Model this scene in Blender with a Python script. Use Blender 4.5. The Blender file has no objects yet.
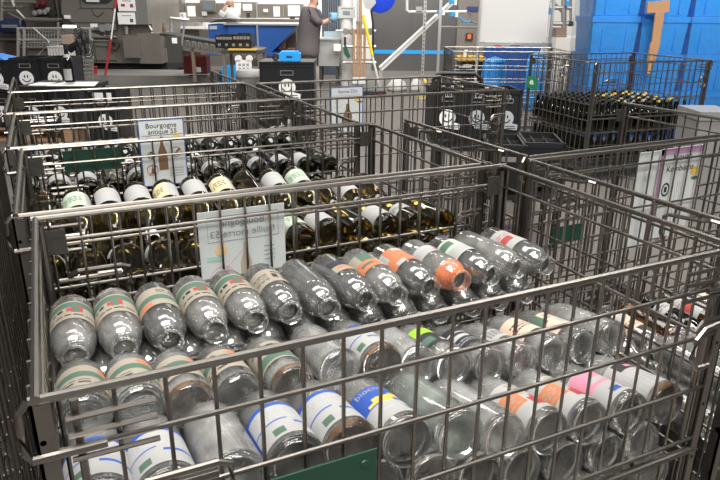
import bpy, math, random
from mathutils import Vector, Matrix
random.seed(7)
sc = bpy.context.scene
COL = sc.collection
PI = math.pi

# ------------------------------------------------------------------ camera geometry
FPX, YAW, PITCH, ROLL = 643.5, math.radians(25.515), math.radians(19.976), math.radians(0.456)
CAM = Vector((0.070, -1.430, 1.416))
HF = Vector((math.sin(YAW), math.cos(YAW), 0)); HR = Vector((math.cos(YAW), -math.sin(YAW), 0))
FW = HF*math.cos(PITCH) + Vector((0, 0, -math.sin(PITCH)))
_r = HR.copy(); _u = _r.cross(FW)
CR = _r*math.cos(ROLL) + _u*math.sin(ROLL); CU = _u*math.cos(ROLL) - _r*math.sin(ROLL)
def ray(px, py): return FW + CR*((px-360)/FPX) - CU*((py-240)/FPX)
def onZ(px, py, z): d = ray(px, py); return CAM + d*((z-CAM.z)/d.z)
def onY(px, py, y): d = ray(px, py); return CAM + d*((y-CAM.y)/d.y)
def at(px, py, t):                       # (sideways, height) in the hall's own axes at distance t
    d = ray(px, py); q = d*(t/d.dot(HF)); return q.dot(HR), CAM.z+q.z
def hall(s, t, z=0): v = CAM + HR*s + HF*t; return Vector((v.x, v.y, z))

# ------------------------------------------------------------------ materials
MATS = {}
def mat(name, col, rough=.5, metal=0., var=0., scale=20., bump=0., spec=.5, trans=0., emit=0.):
    if name in MATS: return MATS[name]
    m = bpy.data.materials.new(name); m.use_nodes = True; nt = m.node_tree; b = nt.nodes['Principled BSDF']
    c = (*col, 1)
    b.inputs['Base Color'].default_value = c; b.inputs['Roughness'].default_value = rough; b.inputs['Metallic'].default_value = metal
    b.inputs['Specular IOR Level'].default_value = spec
    if emit: b.inputs['Emission Color'].default_value = c; b.inputs['Emission Strength'].default_value = emit
    if var or bump:
        tc = nt.nodes.new('ShaderNodeTexCoord'); nz = nt.nodes.new('ShaderNodeTexNoise')
        nz.inputs['Scale'].default_value = scale; nz.inputs['Detail'].default_value = 4
        nt.links.new(tc.outputs['Object'], nz.inputs['Vector'])
        if var:
            mx = nt.nodes.new('ShaderNodeMix'); mx.data_type = 'RGBA'
            mx.inputs['A'].default_value = tuple(x*(1-var) for x in col)+(1,)
            mx.inputs['B'].default_value = tuple(min(1, x*(1+var)) for x in col)+(1,)
            nt.links.new(nz.outputs['Fac'], mx.inputs['Factor']); nt.links.new(mx.outputs['Result'], b.inputs['Base Color'])
        if bump:
            bp = nt.nodes.new('ShaderNodeBump'); bp.inputs['Strength'].default_value = bump; bp.inputs['Distance'].default_value = .01
            nt.links.new(nz.outputs['Fac'], bp.inputs['Height']); nt.links.new(bp.outputs['Normal'], b.inputs['Normal'])
    MATS[name] = m; return m

def glass(name, face, edge, haze, hazecol=(.8, .8, .78), ior=1.45, rough=.03):
    m = bpy.data.materials.new(name); m.use_nodes = True; nt = m.node_tree; nt.nodes.clear(); N = nt.nodes.new; L = nt.links.new
    out = N('ShaderNodeOutputMaterial'); lw = N('ShaderNodeLayerWeight'); lw.inputs['Blend'].default_value = .35
    pw = N('ShaderNodeMath'); pw.operation = 'POWER'; pw.inputs[1].default_value = 1.6; L(lw.outputs['Facing'], pw.inputs[0])
    cm = N('ShaderNodeMix'); cm.data_type = 'RGBA'; cm.inputs['A'].default_value = (*face, 1); cm.inputs['B'].default_value = (*edge, 1)
    L(pw.outputs[0], cm.inputs['Factor'])
    tr = N('ShaderNodeBsdfTransparent'); L(cm.outputs['Result'], tr.inputs['Color'])
    gl = N('ShaderNodeBsdfGlossy'); gl.inputs['Roughness'].default_value = rough
    fr = N('ShaderNodeFresnel'); fr.inputs['IOR'].default_value = ior
    mx = N('ShaderNodeMixShader'); L(fr.outputs[0], mx.inputs[0]); L(tr.outputs[0], mx.inputs[1]); L(gl.outputs[0], mx.inputs[2])
    df = N('ShaderNodeBsdfDiffuse'); df.inputs['Color'].default_value = (*hazecol, 1)
    tl = N('ShaderNodeBsdfTranslucent'); tl.inputs['Color'].default_value = (*hazecol, 1)
    m2 = N('ShaderNodeMixShader'); m2.inputs[0].default_value = .5; L(df.outputs[0], m2.inputs[1]); L(tl.outputs[0], m2.inputs[2])
    tc = N('ShaderNodeTexCoord'); nz = N('ShaderNodeTexNoise'); nz.inputs['Scale'].default_value = 28; nz.inputs['Detail'].default_value = 5
    L(tc.outputs['Object'], nz.inputs['Vector'])
    mr = N('ShaderNodeMapRange'); mr.inputs[1].default_value = .35; mr.inputs[2].default_value = .75
    mr.inputs[3].default_value = haze*.4; mr.inputs[4].default_value = haze*1.9; L(nz.outputs['Fac'], mr.inputs[0])
    m3 = N('ShaderNodeMixShader'); L(mr.outputs[0], m3.inputs[0]); L(mx.outputs[0], m3.inputs[1]); L(m2.outputs[0], m3.inputs[2])
    L(m3.outputs[0], out.inputs['Surface']); MATS[name] = m; return m

def real_glass(name, col, haze, hazecol=(.8, .8, .78), rough=.0, dust=.02):
    m = bpy.data.materials.new(name); m.use_nodes = True; nt = m.node_tree; nt.nodes.clear(); N = nt.nodes.new; L = nt.links.new
    out = N('ShaderNodeOutputMaterial'); rf = N('ShaderNodeBsdfRefraction'); rf.inputs['IOR'].default_value = 1.48; rf.inputs['Color'].default_value = (*col, 1); rf.inputs['Roughness'].default_value = 0
    gs = N('ShaderNodeBsdfGlossy'); gs.inputs['Roughness'].default_value = dust; gs.inputs['Color'].default_value = (1, 1, 1, 1)
    fr = N('ShaderNodeFresnel'); fr.inputs['IOR'].default_value = 1.52; g = N('ShaderNodeMixShader'); L(fr.outputs[0], g.inputs[0]); L(rf.outputs[0], g.inputs[1]); L(gs.outputs[0], g.inputs[2])
    df = N('ShaderNodeBsdfDiffuse'); df.inputs['Color'].default_value = (*hazecol, 1)
    tl = N('ShaderNodeBsdfTranslucent'); tl.inputs['Color'].default_value = (*hazecol, 1)
    m2 = N('ShaderNodeMixShader'); m2.inputs[0].default_value = .5; L(df.outputs[0], m2.inputs[1]); L(tl.outputs[0], m2.inputs[2])
    tc = N('ShaderNodeTexCoord'); nz = N('ShaderNodeTexNoise'); nz.inputs['Scale'].default_value = 25; nz.inputs['Detail'].default_value = 5
    L(tc.outputs['Object'], nz.inputs['Vector'])
    mr = N('ShaderNodeMapRange'); mr.inputs[1].default_value = .35; mr.inputs[2].default_value = .75
    mr.inputs[3].default_value = haze*.5; mr.inputs[4].default_value = haze*1.8; L(nz.outputs['Fac'], mr.inputs[0])
    m3 = N('ShaderNodeMixShader'); L(mr.outputs[0], m3.inputs[0]); L(g.outputs[0], m3.inputs[1]); L(m2.outputs[0], m3.inputs[2])
    L(m3.outputs[0], out.inputs['Surface']); MATS[name] = m; return m
glass('clear', (.985, .988, .983), (.90, .91, .90), .062, (.86, .86, .84), 2.5, .06)
glass('clear_dusty', (.985, .985, .98), (.86, .87, .86), .11, (.90, .89, .85), 2.3, .045)
glass('clear_milky', (.985, .985, .98), (.88, .89, .88), .15, (.92, .915, .89), 2.0, .05)
glass('greenish', (.975, .99, .97), (.78, .86, .79), .10, (.82, .88, .82), 1.8, .04)
glass('olive', (.62, .53, .27), (.16, .12, .05), .008, (.5, .45, .3), 1.8, .03); glass('amber', (.66, .42, .16), (.14, .07, .025), .01, (.5, .4, .3), 1.8, .03); glass('darkgreen', (.36, .37, .27), (.05, .055, .035), .008, (.3, .3, .25), 1.8, .03)
real_glass('thick_clear', (.985, .99, .985), .03); real_glass('thick_olive', (.55, .48, .26), .01, (.5, .45, .3)); real_glass('thick_amber', (.6, .42, .2), .01, (.5, .4, .3)); real_glass('thick_darkgreen', (.4, .42, .3), .01, (.3, .3, .25))
def film_over(name, col, lo, hi, scale):
    m = bpy.data.materials.new(name); m.use_nodes = True; nt = m.node_tree; b = nt.nodes['Principled BSDF']; b.inputs['Base Color'].default_value = (*col, 1); b.inputs['Roughness'].default_value = .5
    tc = nt.nodes.new('ShaderNodeTexCoord'); nz = nt.nodes.new('ShaderNodeTexNoise'); nz.inputs['Scale'].default_value = scale; nz.inputs['Detail'].default_value = 6; mr = nt.nodes.new('ShaderNodeMapRange')
    mr.inputs[1].default_value = lo; mr.inputs[2].default_value = hi; mr.inputs[3].default_value = 0; mr.inputs[4].default_value = .9
    nt.links.new(tc.outputs['Object'], nz.inputs['Vector']); nt.links.new(nz.outputs['Fac'], mr.inputs[0]); nt.links.new(mr.outputs[0], b.inputs['Alpha']); MATS[name] = m; return m
steel = mat('crate_steel', (.245, .226, .203), .31, 1., var=.2, scale=30)
plate_steel = mat('plate_steel', (.085, .078, .070), .5, .8, var=.25, scale=30)
steel2 = mat('post_steel', (.21, .197, .18), .42, 1., var=.25, scale=14)
inox = mat('machine_steel', (.25, .228, .20), .38, .5, var=.18, scale=3)
inoxd = mat('dark_steel', (.09, .084, .078), .5, .5, var=.15, scale=4)
panel_steel = mat('partition_steel', (.17, .165, .16), .36, .75, var=.12, scale=1.5)
alu = mat('aluminium', (.55, .55, .54), .4, .8)
black = mat('black_plastic', (.012, .012, .014), .42, var=.2, scale=9)
blackm = mat('black_matt', (.02, .02, .02), .6)
white = mat('white_paint', (.80, .79, .76), .5)
sticker = mat('white_sticker', (.86, .86, .85), .45)
greysticker = mat('grey_sticker', (.40, .42, .44), .5)
paper = mat('paper', (.50, .52, .51), .7)
blue = mat('blue_plastic', (.03, .40, .95), .38, var=.12, scale=5)
dblue = mat('dark_blue_steel', (.012, .075, .30), .45, var=.1, scale=3)
green = mat('green_plate', (.006, .040, .022), .5)
lgreen = mat('bright_green_plate', (.02, .26, .09), .5)
red = mat('red_plastic', (.42, .02, .03), .45)
dred = mat('dark_red_plastic', (.13, .012, .014), .5)
yellow = mat('yellow_plastic', (.80, .60, .02), .45)
orange = mat('orange', (.75, .25, .06), .5)
wood = mat('wood', (.42, .25, .14), .6, var=.25, scale=18)
card = mat('cardboard', (.40, .22, .11), .75, var=.1, scale=12)
skin = mat('skin', (.55, .32, .23), .55)
coatm = mat('coat_cloth', (.115, .100, .105), .85, var=.15, scale=12)
whitec = mat('white_cloth', (.75, .75, .74), .85)
darkc = mat('dark_cloth', (.012, .012, .014), .85)
hairm = mat('hair', (.05, .03, .02), .8)
beige = mat('label_beige', (0.266, 0.234, 0.184), .7); lgrn = mat('label_green', (0.061, 0.115, 0.083), .7); lred = mat('label_red', (0.302, 0.04, 0.036), .7)
lor = mat('label_orange', (0.418, 0.144, 0.065), .7); lblu = mat('label_blue', (0.018, 0.065, 0.302), .6); lwht = mat('label_white', (0.317, 0.317, 0.306), .65)
lblk = mat('label_black', (.02, .02, .024), .6); llime = mat('label_lime', (0.252, 0.468, 0.022), .6); lpink = mat('label_pink', (0.504, 0.187, 0.259), .65)
lsal = mat('label_salmon', (0.576, 0.396, 0.302), .7); lgry = mat('label_grey', (.35, .35, .36), .7); lcrm = mat('label_cream', (0.562, 0.475, 0.288), .7)
lpgr = mat('label_pale_green', (0.374, 0.446, 0.346), .7); lyel = mat('label_yellow', (0.612, 0.396, 0.058), .6); lpur = mat('label_lilac', (0.396, 0.216, 0.36), .7)
rust = film_over('dried_juice', (.11, .055, .022), .44, .68, 35)
pulp = film_over('orange_juice_film', (.85, .20, .05), .15, .75, 22)
fade = mat('faded_ink', (.20, .22, .22), .8); fadep = mat('sheet_back', (.46, .49, .48), .7)
lid_grey = mat('grey_lid', (.22, .21, .20), .5)

# ------------------------------------------------------------------ mesh builder
class M:
    def __init__(s): s.v = []; s.f = []; s.m = []; s.i = 0
    def use(s, i): s.i = i; return s
    def add(s, vs, fs):
        b = len(s.v); s.v += [tuple(v) for v in vs]
        for f in fs: s.f.append(tuple(b+k for k in f)); s.m.append(s.i)
        return s
    def box(s, x0, x1, y0, y1, z0, z1):
        return s.add([(x0,y0,z0),(x1,y0,z0),(x1,y1,z0),(x0,y1,z0),(x0,y0,z1),(x1,y0,z1),(x1,y1,z1),(x0,y1,z1)],
                     [(0,3,2,1),(4,5,6,7),(0,1,5,4),(1,2,6,5),(2,3,7,6),(3,0,4,7)])
    def taper(s, x0, x1, y0, y1, z0, z1, k):       # box whose foot is narrower by k
        return s.add([(x0+k,y0+k,z0),(x1-k,y0+k,z0),(x1-k,y1-k,z0),(x0+k,y1-k,z0),(x0,y0,z1),(x1,y0,z1),(x1,y1,z1),(x0,y1,z1)],
                     [(0,3,2,1),(4,5,6,7),(0,1,5,4),(1,2,6,5),(2,3,7,6),(3,0,4,7)])
    def tube(s, pts, r, n=6, r1=None, cap=True):
        pts = [Vector(p) for p in pts]; k = len(pts); rings = []
        for i, p in enumerate(pts):
            d = (pts[min(i+1, k-1)]-pts[max(i-1, 0)]).normalized()
            a = d.cross(Vector((0, 0, 1)))
            if a.length < .05: a = d.cross(Vector((1, 0, 0)))
            a.normalize(); b = d.cross(a)
            rr = r if r1 is None else r+(r1-r)*i/(k-1)
            rings.append([p+(a*math.cos(2*PI*j/n)+b*math.sin(2*PI*j/n))*rr for j in range(n)])
        vs = [v for R in rings for v in R]; fs = []
        for i in range(k-1):
            for j in range(n): fs.append((i*n+j, i*n+(j+1) % n, (i+1)*n+(j+1) % n, (i+1)*n+j))
        if cap: fs.append(tuple(range(n-1, -1, -1))); fs.append(tuple((k-1)*n+j for j in range(n)))
        return s.add(vs, fs)
    def lathe(s, prof, n=24, c=(0, 0, 0), ax='z', close=False):
        vs = []; fs = []; idx = []
        for r, z in prof:
            if r < 1e-6: idx.append([len(vs)]*n); vs.append((0, 0, z))
            else:
                idx.append(list(range(len(vs), len(vs)+n))); vs += [(r*math.cos(2*PI*j/n), r*math.sin(2*PI*j/n), z) for j in range(n)]
        for i in range(len(prof)-1):
            for j in range(n):
                q = [idx[i][j], idx[i][(j+1) % n], idx[i+1][(j+1) % n], idx[i+1][j]]; o = []
                for a in q:
                    if a not in o: o.append(a)
                if len(o) > 2: fs.append(tuple(o))
        if ax == 'y': vs = [(x, z, -y) for x, y, z in vs]
        if ax == 'x': vs = [(z, x, y) for x, y, z in vs]
        return s.add([(x+c[0], y+c[1], z+c[2]) for x, y, z in vs], fs)
    def prism(s, poly, y0, y1):                     # outline in x,z given a thickness in y
        n = len(poly); vs = [(x, y0, z) for x, z in poly]+[(x, y1, z) for x, z in poly]
        fs = [tuple(range(n)), tuple(range(2*n-1, n-1, -1))]+[(i, n+i, n+(i+1) % n, (i+1) % n) for i in range(n)]
        return s.add(vs, fs)
    def disc(s, cx, cz, rx, rz, y0, y1, n=20, a0=0, a1=2*PI):
        return s.prism([(cx+rx*math.cos(a0+(a1-a0)*i/n), cz+rz*math.sin(a0+(a1-a0)*i/n)) for i in range(n)], y0, y1)
    def arc(s, cx, cz, r, w, a0, a1, y0, y1, n=12, ky=1.):
        A = [a0+(a1-a0)*i/n for i in range(n+1)]
        return s.prism([(cx+(r+w)*math.cos(a), cz+ky*(r+w)*math.sin(a)) for a in A]+[(cx+(r-w)*math.cos(a), cz+ky*(r-w)*math.sin(a)) for a in reversed(A)], y0, y1) if abs(a1-a0) < 6 else s._ring(cx, cz, r, w, y0, y1, n, ky)
    def _ring(s, cx, cz, r, w, y0, y1, n, ky):
        n = max(n, 20)
        for i in range(n):
            a, b = 2*PI*i/n, 2*PI*(i+1)/n
            s.prism([(cx+q*math.cos(t), cz+ky*q*math.sin(t)) for q, t in ((r+w, a), (r+w, b), (r-w, b), (r-w, a))], y0, y1)
        return s
    def text(s, body, size, cx, cz, y, mirror=False, sx=1.):
        vs, fs = text_geo(body)
        k = -1 if mirror else 1
        return s.add([(cx+k*x*size*sx, y, cz+z*size) for x, z in vs], fs)
    def build(s, name, mats, parent=None, loc=None, rz=0, smooth=False):
        me = bpy.data.meshes.new(name); me.from_pydata(s.v, [], s.f)
        for m in (mats if isinstance(mats, (list, tuple)) else [mats]): me.materials.append(m)
        me.polygons.foreach_set('material_index', s.m)
        if smooth:
            me.polygons.foreach_set('use_smooth', [True]*len(s.f))
            if smooth is not True: me.set_sharp_from_angle(angle=math.radians(smooth))
        me.update()
        o = bpy.data.objects.new(name, me); COL.objects.link(o)
        if parent: o.parent = parent
        if loc is not None: o.location = loc
        if rz: o.rotation_euler.z = rz
        return o
_tc = {}
def text_geo(body):
    if body not in _tc:
        cu = bpy.data.curves.new('lettering', 'FONT'); cu.body = body; cu.size = 1; cu.align_x = 'CENTER'; cu.resolution_u = 3
        o = bpy.data.objects.new('lettering', cu); COL.objects.link(o)
        dg = bpy.context.evaluated_depsgraph_get(); me = o.evaluated_get(dg).to_mesh()
        _tc[body] = ([(v.co.x, v.co.y) for v in me.vertices], [tuple(p.vertices) for p in me.polygons])
        bpy.data.objects.remove(o); bpy.data.curves.remove(cu)
    return _tc[body]
def tag(o, label, cat, group=None):
    o['label'] = label; o['category'] = cat
    if group: o['group'] = group
    return o
def struct(o): o['kind'] = 'structure'; return o
def thing(name, label, cat, loc=(0, 0, 0), rz=0, group=None):
    o = bpy.data.objects.new(name, None); COL.objects.link(o); o.empty_display_size = .1
    o.location = loc; o.rotation_euler.z = rz
    return tag(o, label, cat, group)
def skinned(name, verts, edges, mt, parent):        # verts: (x,y,z,r); one continuous body grown along its joints
    me = bpy.data.meshes.new(name); me.from_pydata([v[:3] for v in verts], edges, []); me.materials.append(mt)
    o = bpy.data.objects.new(name, me); COL.objects.link(o); o.parent = parent
    sk = o.modifiers.new('skin', 'SKIN'); sk.use_smooth_shade = True
    for i, v in enumerate(verts):
        d = me.skin_vertices[0].data[i]; d.radius = (v[3], v[4] if len(v) > 4 else v[3]); d.use_root = (i == 0)
    sb = o.modifiers.new('smooth', 'SUBSURF'); sb.levels = 1; sb.render_levels = 2
    return o

# ------------------------------------------------------------------ setting
m = M(); m.box(-9, 24, -6, 30, -.1, 0); floor = struct(m.build('floor', mat('floor_concrete', (.12, .108, .096), .55, var=.18, scale=1.6)))
m = M(); m.box(-14, 14, 0, .2, 0, 6); struct(m.build('wall_back', mat('wall_paint', (.80, .78, .74), .6), loc=hall(0, 19, 0), rz=-YAW))
m = M()
for k in range(24): m.box(-14+k*1.2, -13.985+k*1.2, -.012, 0, .1, 6)
struct(m.build('trim_1', mat('wall_seam', (.5, .49, .46), .6), loc=hall(0, 19, 0), rz=-YAW))

# ------------------------------------------------------------------ hall things placed by distance
def hthing(name, label, cat, px0, py0, px1, py1, t, group=None, ground=False):
    xm = (px0+px1)/2
    s0, _ = at(px0, (py0+py1)/2, t); s1, _ = at(px1, (py0+py1)/2, t); z1 = at(xm, py0, t)[1]; z0 = at(xm, py1, t)[1]
    if ground: z0 = 0
    sm = (s0+s1)/2
    e = thing(name, label, cat, hall(sm, t, z0), -YAW, group)
    def f(px, py): s, z = at(px, py, t); return s-sm, z-z0
    return e, s1-s0, z1-z0, f
def fbox(m, f, px0, py0, px1, py1, y0, y1):
    a = f(px0, (py0+py1)/2)[0]; b = f(px1, (py0+py1)/2)[0]; z1 = f((px0+px1)/2, py0)[1]; z0 = f((px0+px1)/2, py1)[1]
    return m.box(a, b, y0, y1, z0, z1)
def fpoly(m, f, pts, y0, y1): return m.prism([f(*p) for p in pts], y0, y1)
def ftube(m, f, pts, r, y=-.05, n=6): return m.tube([(f(p[0], p[1])[0], p[2] if len(p) > 2 else y, f(p[0], p[1])[1]) for p in pts], r, n)

def smiley(parent, cx, cz, k, y=-.004, matl=None):
    m = M(); m.disc(cx, cz, .085*k, .085*k, y, y+.003, 24)
    m.prism([(cx-.02*k, cz-.05*k), (cx-.02*k, cz-.105*k), (cx+.13*k, cz-.125*k), (cx+.135*k, cz-.065*k), (cx+.05*k, cz-.045*k)], y+.0003, y+.0028)
    m.use(1)
    for d in (-.02, .015): m.disc(cx+d*k, cz+.022*k, .008*k, .02*k, y-.0015, y, 8)
    m.arc(cx, cz+.01*k, .05*k, .006*k, PI*1.12, PI*1.88, y-.0015, y)
    for i in range(2): m.box(cx+(.0+i*.01)*k, cx+(.105+i*.01)*k, y-.0015, y, cz-(.083+i*.022)*k, cz-(.076+i*.022)*k)
    return m.build('smiley_sticker', [matl or sticker, blackm], parent)

def crate_shell(w, d, h, t=.012):
    m = M()
    m.box(-w/2, w/2, 0, t, 0, h); m.box(-w/2, w/2, d-t, d, 0, h); m.box(-w/2, -w/2+t, 0, d, 0, h); m.box(w/2-t, w/2, 0, d, 0, h)
    m.box(-w/2, w/2, 0, d, 0, t)
    for z in (h-.02, .015): m.box(-w/2-.006, w/2+.006, -.006, .0, z-.012, z+.012); m.box(-w/2-.006, -w/2, -.006, d+.006, z-.012, z+.012); m.box(w/2, w/2+.006, -.006, d+.006, z-.012, z+.012); m.box(-w/2-.006, w/2+.006, d, d+.006, z-.012, z+.012)
    for sx in (-1, 1): m.box(sx*w/2-.01, sx*w/2+.01, -.006, .004, 0, h)
    return m
def black_crate(label, loc, rz, w, d, h, group=None, st=True, k=1., stm=None, logo=False):
    e = thing('plastic_crate', label, 'crate', loc, rz, group)
    crate_shell(w, d, h).build('body', black, e)
    m = M(); m.arc(0, h*.78, .05*k, .006, PI*.5, PI*1.5, -.006, .0); z = h*.78
    m = M()
    for a, b, c, dd in ((-.06, .06, .018, .024), (-.06, .06, -.024, -.018), (-.066, -.06, -.024, .024), (.06, .066, -.024, .024)):
        m.box(a*k, b*k, -.009, 0, z+c*k, z+dd*k)
    m.build('hand_grip', lid_grey, e)
    if logo:
        m = M()
        for i in range(3): m.arc((-.022+i*.022)*k, h*.86, .011*k, .003*k, 0, 6.28, -.009, -.006, ky=1.6)
        m.build('printed_mark', greysticker, e)
    if st: smiley(e, 0, h*.42, k, -.006, stm)
    return e

# ------------------------------------------------------------------ mesh crates
W, D = 1.2, .7216
def mesh_panel(L, rows, ax, pitch=.0615, rail=.0062, wr=.0031, z0=None, inset=.03, off=.0065):
    """welded wire panel of length L along x (ax='x') or y; rows are the heights of the long wires, the first is the rim"""
    m = M(); P = (lambda u, v, z: (u, v, z)) if ax == 'x' else (lambda u, v, z: (v, u, z))
    lo = rows[-1] if z0 is None else z0
    for i, z in enumerate(rows): m.tube([P(.0, 0, z), P(L, 0, z)], rail if i == 0 else .0038, 8)
    n = int(round((L-2*inset)/pitch))
    for k in range(n+1):
        u = inset+(L-2*inset)*k/n
        m.tube([P(u, off, lo-.005), P(u, off, rows[0]+.004)], wr, 6)
    return m
R_BACK = [.999, .948, .80, .66, .53, .40, .27, .14]
R_FRONT = [.996, .922, .820, .700, .575]
R_LOW = [.545, .43, .32, .21, .11]
R_SIDE = [.999, .942, .80, .66, .53, .40, .27, .14]
def hook(m, P, u, z, s=1):
    m.tube([P(u, 0, z), P(u+.012*s, -.012, z+.003), P(u+.03*s, -.016, z-.003), P(u+.11*s, -.016, z-.012), P(u+.125*s, -.014, z-.02), P(u+.128*s, -.012, z-.06), P(u+.12*s, -.004, z-.09)], .0045, 6)
def wire_crate(label, x, y, rz=0, w=W, d=D, group='wire mesh crates', skip=(), name='wire_mesh_crate', simple=False):
    e = thing(name, label, 'crate', (x, y, 0), rz, group)
    m = M()
    for (a, b, c, dd) in ((0, w, 0, .04), (0, w, d-.04, d), (0, .04, 0, d), (w-.04, w, 0, d)): m.box(a, b, c, dd, .10, .135)
    for k in range(1, 8): m.box(.02, w-.02, d*k/8-.012, d*k/8+.012, .112, .124)
    for a in (.06, w-.06):
        for b in (.06, d-.06): m.box(a-.04, a+.04, b-.04, b+.04, 0, .1)
    m.build('base', steel2, e)
    for sx in (0, 1):
        for sy in (0, 1):
            m = M(); X = sx*w; Y = sy*d; ix = -1 if sx else 1; iy = -1 if sy else 1
            a, b = sorted((X, X+ix*.022)); c, dd = sorted((Y, Y+iy*.004)); m.box(a, b, c, dd, .1, .992)
            a, b = sorted((X, X+ix*.004)); c, dd = sorted((Y, Y+iy*.022)); m.box(a, b, c, dd, .1, .992)
            m.tube([(X+ix*.014, Y+iy*.014, .1), (X+ix*.014, Y+iy*.014, .985)], .007, 8)
            if not simple and sy == 1:
                bp_ = M(); a, b = sorted((X+ix*.012, X+ix*.060)); c, dd = sorted((Y+iy*.010, Y+iy*.014)); bp_.box(a, b, c, dd, .918, .972); pl_ = bp_.build('bolt_plate', plate_steel, e); m_, m = m, M()
                m.lathe([(.012, -.001), (.012, .002), (.009, .006), (0, .007)], 12, (X+ix*.040, Y+iy*.014-iy*0, .945), 'y'); m.build('bolt', steel, pl_); m = m_
            m.build('corner_post', steel2, e)
    if 'back' not in skip: mesh_panel(w, R_BACK, 'x').build('back_panel', steel, e, (0, d-.008, 0))
    else:
        mesh_panel(w, [.52, .46, .33, .2], 'x').build('back_panel', steel, e, (0, d-.008, 0))
    mesh_panel(d, R_SIDE, 'y', off=-.0065).build('left_panel', steel, e, (.008, 0, 0), 0)
    m = mesh_panel(d, R_SIDE, 'y'); 
    m.build('right_panel', steel, e, (w-.014, 0, 0), 0)
    g = mesh_panel(w-.0, R_FRONT, 'x')
    if not simple:
        # bent ends of the gate's top rail and the short stubs of its hinges
        for u, s in ((.0, 1), (w, -1)):
            g.tube([(u, 0, .996), (u-.010*s, -.004, .985), (u-.012*s, -.006, .96), (u-.012*s, -.006, .935), (u-.006*s, -.006, .922), (u+.075*s, -.006, .922)], .0055, 8)
            for z in (.966, .943, .910): g.tube([(u+.035*s, -.006, z), (u+.135*s, -.006, z)], .0036, 6)
            g.tube([(u+.046*s, .004, .985), (u+.046*s, .004, .575)], .005, 8)
    g.build('upper_gate', steel, e, (0, .006, 0))
    mesh_panel(w, R_LOW, 'x', rail=.0075).build('lower_gate', steel, e, (0, .006, 0))
    m = M(); m.tube([(.09, -.012, .855), (.11, -.02, .866), (.20, -.02, .866), (.215, -.02, .86), (.218, -.018, .82), (.21, -.01, .81)], .005, 8)
    m.tube([(.07, -.014, .845), (.20, -.014, .845)], .006, 8); m.tube([(.15, -.014, .852), (.20, -.014, .852)], .004, 6)
    m.build('latch', steel, e)
    m = M(); u = w-.09
    m.tube([(u+.06, -.016, .86), (u+.0, -.02, .855), (u-.02, -.022, .84), (u-.022, -.022, .80), (u-.005, -.022, .775), (u+.03, -.022, .775), (u+.04, -.02, .80)], .006, 8)
    m.tube([(u+.07, -.014, .872), (u, -.014, .868), (u-.015, -.014, .85)], .0045, 6)
    m.build('latch', steel, e)
    if not simple:
        for x_, k_, us, zz in (((-.002, .9, (.10, .45), .997),) if x > 1.2 and rz < .2 else ()):
            Q = lambda u, v, z: (x_+v*k_, u, z)
            for u_ in us:
                m = M(); hook(m, Q, u_, zz); m.build('side_hook', steel, e)
    return e
cA = wire_crate('front wire crate, brimful of clear glass bottles', 0, -D)
cB = wire_crate('second wire crate from the front, holding labelled olive wine bottles', -.037, .030)
cC = wire_crate('third wire crate back, holding dark bottles, a framed bottle sign on its front', -.075, .785)
cD = wire_crate('empty wire crate directly behind the dark bottles', -.11, 1.535)
cD2 = wire_crate('farthest wire crate of the left file, its rear flap folded down', -.115, 2.285, skip=('back',), simple=True)
cE = wire_crate('wire crate right of the clear bottles, with a pink bordered sign on its rear', 1.296, -D+.018)
cF = wire_crate('wire crate with black open crates behind it, next to the wine bottle crate', 1.318, .05, math.radians(1.), skip=('back',))
cH = wire_crate('empty wire crate bearing the small amber bottle sign, near the blue boxed black crates', 1.118, 1.47, math.radians(-1.5))
cL = wire_crate('wire crate on the left edge of the picture beside the clear bottles', -1.28, -D+.02, simple=True)
cL2 = wire_crate('wire crate on the left edge beside the wine bottle crate', -1.31, .04, simple=True)
cL3 = wire_crate('wire crate on the left edge beside the dark bottle crate', -1.34, .80, simple=True)
pM = onZ(597, 63, 1)
cM = wire_crate('wire crate of upright dark bottles in front of the tall blue tub stack', pM.x, pM.y, math.radians(-6), d=.95)
cK = wire_crate('wire crate before the white board with blue bags behind it', *hall(at(452, 60, 6.7)[0], 6.7)[:2], -YAW, simple=True)

# number plates on the crates
def plate(parent, x0, x1, y, z0, z1, mt, letters=False):
    m = M(); m.box(x0, x1, y, y+.003, z0, z1)
    for a in (x0+.02, x1-.02): m.lathe([(0, -.002), (.006, -.002), (.007, 0)], 8, (a, y, z1-.02), 'y')
    return m.build('name_plate', mt, parent)
def loc(e, v):
    from mathutils import Euler
    return Matrix.Rotation(-e.rotation_euler.z, 3, 'Z') @ (Vector(v)-e.location)
plate(cA, .19, .432, -.014, .70, .806, green)
a, b = loc(cC, onY(62, 151, .78)), loc(cC, onY(121, 163, .78)); plate(cC, a.x, b.x, -.014, b.z-.015, a.z, green)
a, b = loc(cE, onY(549, 243, .03)), loc(cE, onY(583, 222, .03)); plate(cE, a.x, b.x, D+.004, a.z, b.z, green)

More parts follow.
